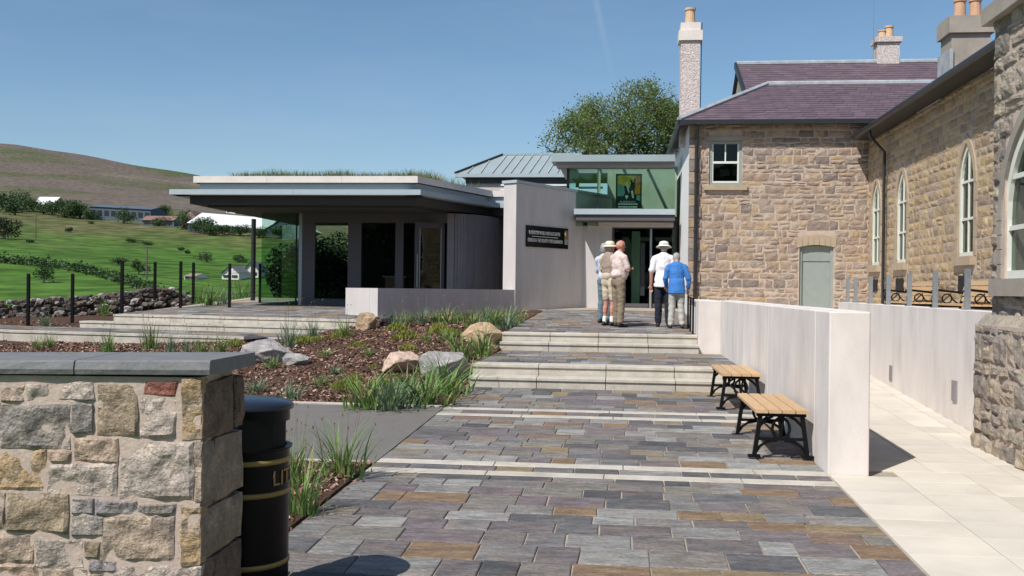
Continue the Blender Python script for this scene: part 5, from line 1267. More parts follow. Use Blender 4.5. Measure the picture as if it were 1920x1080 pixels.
# ================================================================ FENCE
fposts = [(52, 612, 513), (135, 606, 513), (228, 584, 490), (338, 577, 490), (430, 577, 494), (487, 568, 494), (290, 560, 491), (362, 566, 492)]
flab = ['leftmost black fence post', 'second black fence post from the left', 'black fence post by the left end of the terrace steps', 'black fence post at the middle of the terrace', 'black fence post standing before the pavilion column', 'black fence post against the pavilion corner glass', 'rear black fence post behind the rubble wall', 'rear black fence post between two nearer posts']
tops = []
for i, (px, pb_, pt_) in enumerate(fposts):
    hf = lambda X, Y: side_z(X, Y) if i < 2 else z_plaza(*UV((X, Y)))
    Yd = (hit(px, pb_, hf, 12, 45).y if i < 6 else 27.6)
    p = at(px, pb_, Yd); q_ = at(px, pt_, Yd)
    t = thing('fence_post', flab[i], 'fence post', (p.x, p.y, p.z - .05), -TH, 'black posts of the wire fence')
    MB().box(-.034, .034, -.02, .02, 0, q_.z - p.z + .05).build('post_blade', m_iron, t); MB().box(-.02, .02, .021, .06, 0, q_.z - p.z + .02).build('post_web', m_iron, t)
    tops.append((p, q_))
fw = wthing('fence_wires', 'thin horizontal wires strung between the black fence posts', 'fence wires', tops[3][0])
for a, b in ((2, 6), (6, 3), (3, 7), (7, 4), (4, 5)):
    for k in range(6):
        t = .12 + k * .165; A_, B_ = tops[a][0].lerp(tops[a][1], t), tops[b][0].lerp(tops[b][1], t); MB().tube([A_, B_], .006, 4).build('wire', m_iron, fw)

# ================================================================ RUBBLE FIELD WALL
m_rub = material('field wall stone', None, pieces=[(.10, .085, .075), (.16, .135, .115), (.075, .065, .06), (.22, .195, .175), (.13, .105, .09), (.42, .40, .37), (.09, .07, .06), (.15, .10, .08)], vary=.3, vscale=10, bump=.6, bumpscale=20, bdist=.03)
dw = wthing('dry_stone_wall', 'dark tumbled dry stone field wall beyond the black fence', 'wall', at(150, 590, 27))
RS = []
for i in range(6):
    bmx = bmesh.new(); bmesh.ops.create_icosphere(bmx, subdivisions=1, radius=1); rr = random.Random(i)
    for v in bmx.verts: v.co *= rr.uniform(.7, 1.1)
    me = bpy.data.meshes.new('stone'); bmx.to_mesh(me); bmx.free(); me.materials.append(m_rub); RS.append(me)
core = MB(); prev = None
for i in range(24):
    px = lerp(-160, 355, i / 23); ty = interp(px, [-160, 0, 100, 200, 260, 340, 355], [580, 566, 560, 552, 545, 541, 548]); Yd = interp(px, [-160, 355], [25.5, 29.5]); p = at(px, ty + 8, Yd)
    if prev:
        q_ = prev; core.hexa([(q_.x, q_.y, -.4), (p.x, p.y, -.4), (p.x, p.y + .45, -.4), (q_.x, q_.y + .45, -.4), (q_.x, q_.y + .08, q_.z), (p.x, p.y + .08, p.z), (p.x, p.y + .35, p.z), (q_.x, q_.y + .35, q_.z)])
    prev = p
core.build('wall_core', m_rub, dw)
rest = MB(); nst = 0
for i in range(560):
    px = random.uniform(-80, 352); ty = interp(px, [-160, 0, 100, 200, 260, 340, 355], [580, 566, 560, 552, 545, 541, 548]); Yd = interp(px, [-160, 355], [25.5, 29.5])
    dp = 46 * random.random() ** 1.3; p = at(px, ty + dp, Yd - .02 - dp * .002); r = random.uniform(.06, .14)
    if nst < 280:
        o = link(RS[i % 6], 'stone', dw); L0 = Matrix.Translation(p) @ Matrix.Rotation(random.uniform(0, 6), 4, 'Z') @ Matrix.Rotation(random.uniform(-.4, .4), 4, 'X') @ Matrix.Diagonal((r * 1.35, r, r * .75, 1)); o.matrix_basis = L0; nst += 1
    else:
        rest.add([p + Vector((v.co.x * r * 1.3, v.co.y * r, v.co.z * r * .8)) for v in RS[i % 6].vertices], [tuple(f.vertices) for f in RS[i % 6].polygons])
rest.build('remaining_stones', m_rub, dw, kind='stuff')
# ================================================================ TREES
m_bark = material('bark', (.12, .10, .085), vary=.3, vscale=8, bump=.6, bumpscale=20)
m_tree = leafm('spring leaves', [(.155, .225, .06), (.195, .265, .08), (.12, .18, .05), (.24, .30, .105), (.17, .205, .08)], .5)
def leaf_quad(m, p, s):
    d = Vector((random.gauss(0, 1), random.gauss(0, 1), random.gauss(0, .7))).normalized(); e = d.orthogonal().normalized(); e = (Matrix.Rotation(random.uniform(0, 6.28), 3, d) @ e) * s * .55; d = d * s
    m.add([p - d * .5, p + e * .5, p + d * .5, p - e * .5], [(0, 1, 2, 3)])
def crown_tree(name, label, base, lobes, seed, ntip, leaf_s, per, r0, trunk_h, mat=None):
    """limbs reach out to points spread through the crown, each joined to the nearest limb; leaves gather round the outer points"""
    random.seed(seed); t = wthing(name, label, 'tree', base); b = Vector(base); tr = MB(); lf = MB()
    tips = []
    while len(tips) < ntip:
        c, r = random.choice(lobes); d = Vector((random.gauss(0, 1), random.gauss(0, 1), random.gauss(0, 1))).normalized() * random.random() ** .38
        p = Vector((c[0] + d.x * r[0], c[1] + d.y * r[1], c[2] + d.z * r[2]))
        if p.z > b.z + trunk_h * .8: tips.append(p)
    top = b + Vector((0, 0, trunk_h)); tips.sort(key=lambda p: (p - top).length)
    nodes = [(b, -1), (b + Vector((.05, 0, trunk_h * .5)), 0), (top, 1)]
    for p in tips:
        bi = min(range(2, len(nodes)), key=lambda k: (nodes[k][0] - p).length + .12 * (nodes[k][0] - top).length + (0 if (p - nodes[k][0]).z > -.3 else .5))
        q = nodes[bi][0]; L_ = (p - q).length; n = max(1, int(L_ / .8)); prev = bi
        for k in range(1, n + 1):
            x = q.lerp(p, k / n) + Vector((random.gauss(0, .05), random.gauss(0, .05), .10 * math.sin(math.pi * k / n) * L_ * .3)); nodes.append((x, prev)); prev = len(nodes) - 1
    wgt = [1.0] * len(nodes)
    for k in range(len(nodes) - 1, 0, -1): wgt[nodes[k][1]] += wgt[k]
    rad = lambda w: max(.011, r0 * (w / wgt[0]) ** .46)
    for k in range(1, len(nodes)):
        q, p = nodes[nodes[k][1]][0], nodes[k][0]; tr.tube([q, p], [min(rad(wgt[nodes[k][1]]), rad(wgt[k]) * 1.35), rad(wgt[k])], 8 if wgt[k] > 60 else 4, cap=False)
    for p in tips:
        dens = .55 + .9 * noise.noise(p * .55 + Vector((seed, 0, 0)))
        for _ in range(int(per * max(.15, dens))): leaf_quad(lf, p + Vector((random.gauss(0, .2), random.gauss(0, .2), random.gauss(0, .16))), leaf_s * random.uniform(.6, 1.3))
    tr.build('trunk', m_bark, t); lf.build('crown', mat or m_tree, t); return t
k_ = 46 / F
def lobe(px, py, rx, rz, Y=46): p = at(px, py, Y); return ((p.x, p.y, p.z), (rx * k_, rx * k_ * .9, rz * k_))
bt = at(1190, 400, 46)
crown_tree('broadleaf_tree', 'rounded spring leaved tree with dark branches behind the entrance hall', (bt.x, bt.y, 1.2), [lobe(1195, 235, 88, 84), lobe(1215, 225, 75, 72), lobe(1140, 245, 70, 72), lobe(1245, 250, 60, 65)], 12, 660, .11, 62, .20, 3.6)
bt = at(1082, 400, 48)
crown_tree('broadleaf_tree', 'lower rounded tree left of the larger branching tree, above the zinc roof', (bt.x, bt.y, 1.2), [lobe(1070, 265, 58, 55, 48), lobe(1105, 240, 62, 60, 48)], 21, 320, .11, 66, .15, 3.4)
# shrub behind the pavilion glass
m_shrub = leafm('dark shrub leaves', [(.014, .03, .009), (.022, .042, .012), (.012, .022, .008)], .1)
def shrub(name, label, base, rx, rz, n, ls, mat, cat='shrub', group=None, lumps=6, seed=0, ry=None, trunk=True):
    random.seed(seed or int(abs(base[0] * 31 + base[1]))); t = wthing(name, label, cat, base, group); m = MB(); b = Vector(base); ry = ry or rx
    cs = [(Vector((random.gauss(0, .42) * rx, random.gauss(0, .42) * ry, rz * random.uniform(.45, 1.25))), random.uniform(.4, .75)) for _ in range(lumps)]
    for _ in range(n):
        c, s = random.choice(cs); d = Vector((random.gauss(0, 1), random.gauss(0, 1), random.gauss(0, 1))).normalized() * (random.random() ** .4)
        p = b + c + Vector((d.x * rx * s, d.y * ry * s, d.z * rz * s * .85))
        if p.z < b.z: p.z = b.z + random.random() * rz * .3
        leaf_quad(m, p, ls * random.uniform(.6, 1.5))
    m.build('crown', mat, t)
    if trunk:
        st = MB()
        st.tube([b - Vector((0, 0, .3)), b + Vector((0, 0, rz * .8))], [rx * .09, rx * .05], 6)
        for c, s in cs[:4]: st.tube([b + Vector((0, 0, rz * .2)), b + c * .6, b + c], [rx * .06, rx * .04, rx * .015], 5)
        st.build('trunk', m_bark, t)
    return t
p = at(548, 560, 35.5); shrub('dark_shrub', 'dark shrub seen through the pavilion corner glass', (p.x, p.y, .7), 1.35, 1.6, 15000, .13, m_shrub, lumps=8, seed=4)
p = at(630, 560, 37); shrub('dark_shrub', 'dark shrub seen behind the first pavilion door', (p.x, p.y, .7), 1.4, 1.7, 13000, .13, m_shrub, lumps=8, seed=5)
# ================================================================ FAR VALLEY SIDE
m_far = leafm('hedgerow leaves', [(.035, .075, .02), (.055, .105, .028), (.028, .055, .018), (.07, .12, .035)], .2)
m_fard = leafm('dark tree leaves', [(.022, .04, .014), (.035, .05, .02), (.05, .045, .025)], .15)
def far_tree(px, py, wpx, hpx, label, mat=None, n=1700, name='hedgerow_tree', group='trees across the valley'):
    p = hit(px, py, terrain, 40, 2000); s = p.y / F; rx = wpx * s / 1.7; rz = hpx * s / 1.75
    shrub(name, label, p, rx, rz * .95, n, max(.28, rx * .12), mat or m_far, 'tree', group, lumps=9, seed=int(px * 7 + py))
for a in [(12, 398, 52, 52, 'large bright tree at the left edge below the white roof'), (42, 396, 34, 44, 'tree left of the white roofed house'), (62, 398, 38, 28, 'tree in front of the white roofed house'), (82, 402, 34, 22, 'low tree right below the white roof'), (118, 408, 46, 46, 'tall tree left of the blue grey works shed'), (150, 410, 46, 38, 'tree at the left end of the blue grey works shed'), (232, 420, 32, 34, 'round tree in front of the blue grey works shed'),
          (310, 404, 22, 22, 'tree above the red roofed shed'), (342, 430, 36, 38, 'tree between the red shed and the long white roof'), (366, 436, 22, 26, 'tree at the left end of the long white roof'), (382, 438, 40, 36, 'tree in front of the long white roof'), (420, 440, 30, 22, 'bush below the long white roof'), (450, 442, 34, 24, 'bush below the middle of the white roof'), (485, 446, 30, 24, 'bush at the right end of the white roof'), (530, 446, 40, 26, 'tree before the green roofed shed')]: far_tree(*a)
for a in [(28, 404, 40, 36, 'tree at the far left edge of the upper field'), (98, 404, 34, 34, 'tree between the white roof and the tall tree'), (134, 410, 36, 40, 'tree right of the tall tree by the works shed'), (168, 412, 26, 26, 'small tree against the works shed wall'), (300, 424, 30, 18, 'low scrub in front of the red roofed shed'), (400, 442, 34, 26, 'dark bush at the foot of the long white roof')]: far_tree(*a)
far_tree(8, 448, 50, 48, 'dark reddish tree at the left picture edge', m_fard)
for a in [(82, 530, 34, 56, 'slender field tree with shadow near the rubble wall'), (130, 436, 14, 14, 'small lone bush high in the green field'), (222, 497, 22, 16, 'bush in the field left of the fence'), (260, 514, 26, 36, 'rounded bush behind the third fence post'), (388, 492, 32, 22, 'bush in the rough pasture right of the posts'), (55, 455, 14, 8, 'low bush near the dark tree'), (250, 455, 30, 10, 'low scrub in the rough pasture'), (280, 460, 24, 9, 'second patch of scrub in the rough pasture'), (448, 492, 22, 18, 'bush beside the white cottages'), (340, 470, 9, 7, 'tiny bush in the pasture'), (352, 476, 9, 8, 'tiny bush right of another in the pasture'), (170, 420, 12, 7, 'low bush below the works shed')]: far_tree(*a, None, 700, 'field_bush', 'bushes in the field')
# hedge bank across the field
hg = MB(); random.seed(9); pts = [hit(x, y, terrain, 40, 800) for x, y in ((-60, 484), (0, 492), (60, 497), (130, 505), (180, 514), (230, 528), (290, 545))]
for i in range(len(pts) - 1):
    for _ in range(700):
        p = pts[i].lerp(pts[i + 1], random.random()); r = p.y / F * 9; leaf_quad(hg, Vector((p.x + random.gauss(0, .6), p.y + random.gauss(0, .8), terrain(p.x, p.y) + abs(random.gauss(0, r * .7)))), random.uniform(.3, .75))
tag(hg.build('field_hedge', m_far), 'dark hedge bank running across the green field', 'hedge')
# field shadows come from the sun; telegraph poles
for i, (px, py, top, lab) in enumerate([(67, 450, 400, 'thin pole in the upper green field'), (275, 525, 462, 'thin pole in the field beside the rounded bush')]):
    p = hit(px, py, terrain, 40, 800); h_ = (py - top) * p.y / F; t = wthing('telegraph_pole', lab, 'pole', p); MB().tube([p, p + Vector((0, 0, h_))], [.13, .09], 6).build('pole_shaft', m_bark, t); MB().box(p.x - .7, p.x + .7, p.y - .06, p.y + .06, p.z + h_ - .5, p.z + h_ - .35).build('cross_arm', m_bark, t)
# far buildings
m_bluec = material('blue grey cladding', (.085, .11, .145), vary=.1, vscale=.2, fine=0); m_wroof = material('white sheet roof', (.62, .63, .64), vary=.05, vscale=.1, fine=0); m_redr = material('red brown roof', (.21, .125, .10), vary=.15, vscale=.3); m_groof = material('green sheet roof', (.36, .47, .42), vary=.05, vscale=.1, fine=0); m_brick = material('far brick', (.28, .20, .155), vary=.15, vscale=.3); m_wwall = material('far white wall', (.66, .64, .60), vary=.05, vscale=.3)
m_dkglass = material('far window', (.02, .025, .03), rough=.2, fine=0); m_greyr = material('far grey roof', (.16, .17, .18), vary=.1, vscale=.3)
def far_house(name, label, x0, x1, ybase, yeave, yridge, mw, mroof, depth=9.0, dy=0.0, windows=0, Yfix=None, gable_front=False, yb2=None, grp=None):
    c = hit((x0 + x1) / 2, ybase, terrain, 40, 2000); Y = Yfix or c.y
    if Yfix: pass
    a, b = at(x0, ybase, Y), at(x1, yb2 or ybase, Y); zb_ = min(a.z, b.z) - 1.5; ze_ = at((x0 + x1) / 2, yeave, Y).z; zr2 = at((x0 + x1) / 2, yridge, Y).z
    t = wthing(name, label, 'building', (c.x, Y, zb_), grp); sk = dy
    P = lambda s, d_, z: Vector((lerp(a.x, b.x, s), Y + d_ + s * sk, z + (0 if yb2 is None else -(s - .5) * (a.z - b.z))))
    MB().hexa([P(0, 0, zb_), P(1, 0, zb_), P(1, depth, zb_), P(0, depth, zb_), P(0, 0, ze_), P(1, 0, ze_), P(1, depth, ze_), P(0, depth, ze_)]).build('wall', mw, t)
    if gable_front: MB().add([P(-.06, -.3, ze_), P(.5, -.3, zr2), P(1.06, -.3, ze_), P(-.06, depth, ze_), P(.5, depth, zr2), P(1.06, depth, ze_)], [(0, 1, 4, 3), (1, 2, 5, 4)]).build('roof', mroof, t); MB().add([P(0, -.01, ze_), P(1, -.01, ze_), P(.5, -.01, zr2)], [(0, 1, 2)]).build('gable', mw, t)
    else:
        MB().add([P(-.01, -.4, ze_), P(1.01, -.4, ze_), P(1.01, depth / 2, zr2), P(-.01, depth / 2, zr2), P(-.01, depth + .4, ze_), P(1.01, depth + .4, ze_)], [(0, 1, 2, 3), (3, 2, 5, 4)]).build('roof', mroof, t); MB().add([P(0, 0, ze_), P(0, depth, ze_), P(0, depth / 2, zr2)], [(0, 1, 2)]).build('gable', mw, t); MB().add([P(1, 0, ze_), P(1, depth, ze_), P(1, depth / 2, zr2)], [(2, 1, 0)]).build('gable', mw, t)
    for k in range(windows):
        s = (k + .5) / windows; w = .32 / windows; h1, h2 = lerp(a.z, ze_, .35), lerp(a.z, ze_, .75); MB().hexa([P(s - w, -.08, h1), P(s + w, -.08, h1), P(s + w, .02, h1), P(s - w, .02, h1), P(s - w, -.08, h2), P(s + w, -.08, h2), P(s + w, .02, h2), P(s - w, .02, h2)]).build('window', m_dkglass, t)
    return t
far_house('white_roofed_house', 'house with bright white roof among trees, far left', 58, 97, 392, 384, 366, m_brick, m_wroof, 16, windows=2)
far_house('works_shed', 'long blue grey works shed below the moor', 168, 282, 414, 390, 382, m_bluec, m_bluec, 18, windows=9, yb2=420)
far_house('red_roofed_shed', 'low shed with red brown roof beyond the field', 266, 326, 424, 413, 403, m_bluec, m_redr, 9, windows=3)
far_house('white_roofed_warehouse', 'long warehouse with white roof left of the pavilion column', 352, 500, 436, 424, 398, m_bluec, m_wroof, 30, windows=8, yb2=448)
far_house('brick_gabled_shed', 'brick gabled shed at the left end of the white warehouse', 344, 366, 430, 406, 393, m_brick, m_redr, 12, gable_front=True)
far_house('green_roofed_shed', 'pale green roofed shed seen through the pavilion glass', 500, 575, 444, 430, 406, m_bluec, m_groof, 22, gable_front=True)
far_house('white_cottage', 'small white gabled cottage seen between the fence posts', 416, 448, 524, 513, 497, m_wwall, m_greyr, 7, gable_front=True, windows=2)
far_house('white_cottage', 'white gabled cottage beside the pavilion column', 457, 484, 520, 508, 490, m_wwall, m_greyr, 7, gable_front=True, windows=2)
far_house('stone_cottage', 'low pale cottage roof left of the white cottages', 345, 368, 524, 518, 512, m_wwall, m_brick, 6, windows=2)
far_house('hillside_house', 'cream house high above the long white roof', 424, 441, 400, 394, 388, m_wwall, m_greyr, 8, windows=2); far_house('hillside_house', 'second cream house left of the pavilion column', 452, 472, 402, 397, 391, m_wwall, m_greyr, 8, windows=2)

# the wood behind the viewpoint, seen only as the dark reflection in the glass
wd_ = MB(); random.seed(31)
for _ in range(26000):
    x = random.uniform(-75, 30); top_ = 12 + 5 * noise.noise(Vector((x * .09, 0, 5))); leaf_quad(wd_, Vector((x, -48 + random.gauss(0, 3.5), -1 + (top_ + 1) * random.random() ** .8)), random.uniform(1.0, 2.2))
tag(wd_.build('wood', m_far, kind='stuff'), 'dark wood mirrored in the pavilion and entrance glass', 'wood')
# ================================================================ PEOPLE
m_skin = material('skin', (.50, .29, .21), rough=.55, vary=.08, fine=0); m_skin2 = material('sunburnt skin', (.50, .23, .17), rough=.55, vary=.1, fine=0)
def cloth(n, c, **k): return material(n, c, rough=.9, vary=.1, vscale=12, bump=.35, bumpscale=14, bdist=.02, fine=.06, **k)
m_hair = material('grey hair', (.33, .31, .29), rough=.8, vary=.25, vscale=30); m_shoe = material('dark shoes', (.02, .018, .016), rough=.5, fine=0); m_sock = cloth('white socks', (.7, .7, .68)); m_eye = material('eyes', (.02, .02, .02), rough=.2, fine=0)
def capsule(m, p0, r0, p1, r1, sx=1.0, sy=1.0, n=12, k=4):
    p0, p1 = Vector(p0), Vector(p1); d = (p1 - p0); L_ = d.length; d = d.normalized() if L_ > 1e-6 else Vector((0, 0, 1))
    a = (Vector((1, 0, 0)) - d * d.x); a = a.normalized() if a.length > .2 else (Vector((0, 1, 0)) - d * d.y).normalized(); b = d.cross(a)
    rings = [(p0 - d * r0 * math.cos(t), r0 * math.sin(t)) for t in [i / k * math.pi / 2 for i in range(1, k + 1)]] + [(p1 + d * r1 * math.sin(t), r1 * math.cos(t)) for t in [i / k * math.pi / 2 for i in range(k)]]
    vs = [p0 - d * r0]
    for c, r in rings:
        for j in range(n):
            t = 2 * math.pi * j / n; vs.append(c + a * (math.cos(t) * r * sx) + b * (math.sin(t) * r * sy))
    vs.append(p1 + d * r1); fs = [(0, 1 + (j + 1) % n, 1 + j) for j in range(n)]
    for i in range(len(rings) - 1):
        for j in range(n): fs.append((1 + i * n + j, 1 + i * n + (j + 1) % n, 1 + (i + 1) * n + (j + 1) % n, 1 + (i + 1) * n + j))
    e = 1 + (len(rings) - 1) * n; fs += [(e + j, e + (j + 1) % n, len(vs) - 1) for j in range(n)]
    m.add(vs, fs)
def frustum(m, p0, r0, p1, r1, sy=.8, n=20):
    p0, p1 = Vector(p0), Vector(p1); vs = []
    for p, r in ((p0, r0), (p1, r1)):
        for j in range(n): t = 2 * math.pi * j / n; vs.append(p + Vector((math.cos(t) * r, math.sin(t) * r * sy, 0)))
    m.add(vs, [tuple(reversed(range(n))), tuple(range(n, 2 * n))] + [(j, (j + 1) % n, n + (j + 1) % n, n + j) for j in range(n)])
def fuse(m, name, mat, parent, voxel=.012, smooth=6, cut=None):
    me = bpy.data.meshes.new(name); me.from_pydata(m.v, [], m.f); me.update(); o = bpy.data.objects.new(name, me)
    md = o.modifiers.new('r', 'REMESH'); md.mode = 'VOXEL'; md.voxel_size = voxel
    sm_ = o.modifiers.new('s', 'SMOOTH'); sm_.iterations = smooth; sm_.factor = .5
    me2 = evaluated(o); bpy.data.objects.remove(o)
    if cut:                                                  # folds
        nv = len(me2.vertices); co = [0.0] * (3 * nv); no = [0.0] * (3 * nv); me2.vertices.foreach_get('co', co); me2.vertex_normals.foreach_get('vector', no)
        for i in range(nv):
            k = cut(Vector(co[3 * i:3 * i + 3]))
            for a in range(3): co[3 * i + a] += no[3 * i + a] * k
        me2.vertices.foreach_set('co', co); me2.update()
    me2.polygons.foreach_set('use_smooth', [True] * len(me2.polygons)); me2.materials.clear(); me2.materials.append(mat); me2.name = name
    return link(me2, name, parent)
def person(label, px, py, H, face, J, shirt, legs, hat=None, hair=True, shorts=False, skin=None, sleeves='short', tall_shirt=0.0, vest=None):
    """J: joints for a 1.75 m figure, x right, y forward"""
    P = hit(px, py, lambda X, Y: z_plaza(*UV((X, Y))), 12, 40); t = thing('person', label, 'person', P, face); s = H / 1.75; skin = skin or m_skin
    v = lambda k: Vector(J[k]) * s
    lean = Vector(J.get('lean', (0, 0, 0)))
    def up(x, y, z):                                          # torso point, leaning forward with height
        k = max(0, z - .95) / .5; return Vector((x + lean.x * k, y + lean.y * k, z)) * s
    b = MB()
    for sd in ('L', 'R'):
        capsule(b, v('hip' + sd), .082 * s, v('knee' + sd), .055 * s); capsule(b, v('knee' + sd), .056 * s, v('ank' + sd), .036 * s)
        mid = v('knee' + sd).lerp(v('ank' + sd), .3) + Vector((0, -.012, 0)) * s; capsule(b, mid, .054 * s, mid.lerp(v('ank' + sd), .3), .05 * s)
        a_ = v('ank' + sd); f_ = Vector(J['foot' + sd]) * s; capsule(b, a_ + Vector((0, -.03, -.045)) * s, .034 * s, a_ + f_ + Vector((0, 0, -.055)) * s, .027 * s)
        sh_, el, wr = up(*J['sho' + sd]), up(*J['elb' + sd]), up(*J['wri' + sd]); capsule(b, sh_, .052 * s, el, .040 * s); capsule(b, el, .041 * s, wr, .027 * s)
        # hand: palm, four fingers of different length, thumb from the side
        hd_ = (up(*J['han' + sd]) - wr).normalized(); sd_ = hd_.cross(Vector((0, 0, 1)) if abs(hd_.z) < .8 else Vector((0, 1, 0))).normalized(); nn = hd_.cross(sd_)
        pm = wr + hd_ * .085 * s; capsule(b, wr + hd_ * .02 * s, .027 * s, pm, .033 * s, 1.0, .62)
        for q, (o_, l_) in enumerate(((-.03, .062), (-.01, .075), (.011, .07), (.03, .054))):
            k0 = pm + sd_ * o_ * s + hd_ * .02 * s; k1 = k0 + hd_ * l_ * .55 * s + nn * .006 * s; k2 = k1 + (hd_ * .7 + nn * .7).normalized() * l_ * .5 * s; capsule(b, k0, .0095 * s, k1, .009 * s, n=8, k=3); capsule(b, k1, .009 * s, k2, .0075 * s, n=8, k=3)
        th_ = wr + hd_ * .04 * s - sd_ * .025 * s; capsule(b, th_, .012 * s, th_ + (hd_ * .7 - sd_ * .6 + nn * .3).normalized() * .06 * s, .009 * s, n=8, k=3)
    belly = J.get('belly', 0)
    tor = [(.0, .0, .93, .145, .70), (.0, .01 + belly * .5, 1.08, .14 + belly * .4, .74 + belly), (.0, .0, 1.25, .158, .68), (.0, -.01, 1.38, .15, .58)]
    for i in range(3):
        x, y, z, r, q = tor[i]; x2, y2, z2, r2, q2 = tor[i + 1]; capsule(b, up(x, y, z), r * s, up(x2, y2, z2), r2 * s, 1, (q + q2) / 2)
    capsule(b, up(-.11, -.01, 1.42), .06 * s, up(.11, -.01, 1.42), .06 * s); capsule(b, up(0, -.01, 1.42), .058 * s, up(0, .012, 1.54), .052 * s)
    hc = up(0, .02, 1.635) + Vector(J.get('head', (0, 0, 0))) * s; yaw = J.get('yaw', 0.0); Rm = Matrix.Rotation(yaw, 3, 'Z') @ Matrix.Rotation(J.get('nod', 0.0), 3, 'X'); hp = lambda x, y, z: hc + Rm @ (Vector((x, y, z)) * s)
    capsule(b, hp(0, -.012, .018), .092 * s, hp(0, .008, .03), .092 * s, .86, 1.0); capsule(b, hp(0, .025, -.05), .062 * s, hp(0, .045, -.075), .042 * s)
    capsule(b, hp(0, .088, .012), .011 * s, hp(0, .108, -.022), .015 * s); capsule(b, hp(-.02, .083, -.062), .010 * s, hp(.02, .083, -.062), .010 * s); capsule(b, hp(-.03, .078, .035), .014 * s, hp(.03, .078, .035), .014 * s)
    for sd in (-1, 1): capsule(b, hp(sd * .082, -.005, .022), .018 * s, hp(sd * .084, -.002, -.02), .012 * s, .6, 1)
    body = fuse(b, 'body', skin, t, .0085 * s, 4)
    for sd in (-1, 1): e = MB(); capsule(e, hp(sd * .032, .085, .012), .009 * s, hp(sd * .032, .086, .012), .009 * s, n=8, k=3); e.build('eye', m_eye, body, smooth=True)
    # shirt
    fold = lambda co: .011 * noise.noise(Vector((co.x * 7, co.y * 7, co.z * 11))) + .006 * noise.noise(co * 24)
    c = MB(); o_ = .018
    for i in range(3):
        x, y, z, r, q = tor[i]; x2, y2, z2, r2, q2 = tor[i + 1]
        if i == 0 and tall_shirt: frustum(c, up(0, -.005, .90 - tall_shirt), .205 * s, up(0, .0, 1.12), .170 * s, .82)
        capsule(c, up(x, y, z + (.14 if i == 0 else 0)), (r + o_) * s, up(x2, y2, z2), (r2 + o_) * s, 1, (q + q2) / 2 + .03)
    capsule(c, up(-.12, -.01, 1.415), .078 * s, up(.12, -.01, 1.415), .078 * s); capsule(c, up(0, -.012, 1.44), .07 * s, up(0, 0, 1.475), .066 * s)
    for sd in ('L', 'R'):
        sh_, el, wr = up(*J['sho' + sd]), up(*J['elb' + sd]), up(*J['wri' + sd])
        if sleeves == 'short': capsule(c, sh_, .072 * s, sh_.lerp(el, .8), .066 * s)
        else: capsule(c, sh_, .074 * s, el, .062 * s); capsule(c, el, .062 * s, el.lerp(wr, .92), .046 * s)
    fuse(c, 'shirt', shirt, t, .013 * s, 4, fold)
    if vest:
        c = MB()
        for i in range(1, 3):
            x, y, z, r, q = tor[i]; x2, y2, z2, r2, q2 = tor[i + 1]; capsule(c, up(x, y, z), (r + .032) * s, up(x2, y2, z2), (r2 + .028) * s, 1, (q + q2) / 2 + .04)
        fuse(c, 'waistcoat', vest, t, .013 * s, 4, fold)
    c = MB(); capsule(c, up(0, 0, .94), .158 * s, up(0, .005 + belly * .3, 1.03), .155 * s, 1, .76)
    for sd in ('L', 'R'):
        h_, k_, a_ = v('hip' + sd), v('knee' + sd), v('ank' + sd); capsule(c, h_, .102 * s, k_ if not shorts else h_.lerp(k_, .82), .082 * s)
        if not shorts: capsule(c, k_, .082 * s, k_.lerp(a_, .93), .070 * s)
    fuse(c, 'shorts' if shorts else 'trousers', legs, t, .013 * s, 4, lambda co: .012 * noise.noise(Vector((co.x * 7, co.y * 7, co.z * 14))) + .006 * noise.noise(co * 22))
    c = MB(); capsule(c, up(0, belly * .3, 1.035), .156 * s, up(0, belly * .3, 1.05), .156 * s, 1, .77)
    for sd in ('L', 'R'):
        a_ = v('ank' + sd); f_ = Vector(J['foot' + sd]) * s; c = MB(); capsule(c, a_ + Vector((0, -.035, -.045)) * s, .043 * s, a_ + f_ + Vector((0, 0, -.055)) * s, .035 * s, 1, .9); capsule(c, a_ + Vector((0, -.02, -.03)) * s, .042 * s, a_ + Vector((0, -.01, 0)) * s, .038 * s); fuse(c, 'shoe', m_shoe, t, .011, 3)
        if shorts: c = MB(); capsule(c, a_, .045 * s, a_.lerp(v('knee' + sd), .22), .05 * s); fuse(c, 'sock', m_sock, t, .01, 2)
    if hair:
        c = MB(); capsule(c, hp(0, -.03, .03), .097 * s, hp(0, -.015, .045), .095 * s, .88, .98); capsule(c, hp(0, -.055, -.02), .075 * s, hp(0, -.055, .03), .08 * s, 1, .8); fuse(c, 'hair', m_hair, t, .011, 2, lambda co: .005 * noise.noise(co * 30))
    if hat:
        kind, mt = hat; c = MB(); N = 28; prof = [(.001, .135), (.05, .133), (.085, .118), (.1, .085), (.104, .05)] + ([(.112, .046), (.155, .02), (.165, .008), (.155, .012), (.1, .036)] if kind == 'brim' else [(.106, .04), (.1, .04)])
        c.lathe([(r * s, z * s) for r, z in prof], n=N)
        if kind == 'cap': c.add([Vector((math.sin(a) * r, math.cos(a) * r * 1.0, z)) * s for r, z in ((.1, .05), (.185, .03)) for a in (-.7, -.35, 0, .35, .7)], [(i, i + 1, i + 6, i + 5) for i in range(4)])
        c.v = [tuple(hp(0, -.006, .0) + Rm @ Vector(x)) for x in c.v]; c.build('hat', mt, t, smooth=True)
        if kind == 'brim': c = MB(); c.lathe([(.1055 * s, .05 * s), (.1065 * s, .068 * s), (.104 * s, .072 * s)], n=N); c.v = [tuple(hp(0, -.006, 0) + Rm @ Vector(x)) for x in c.v]; c.build('hat_band', material('hat band ' + label[:6] + str(px), (.45, .42, .36)), t, smooth=True)
    return t
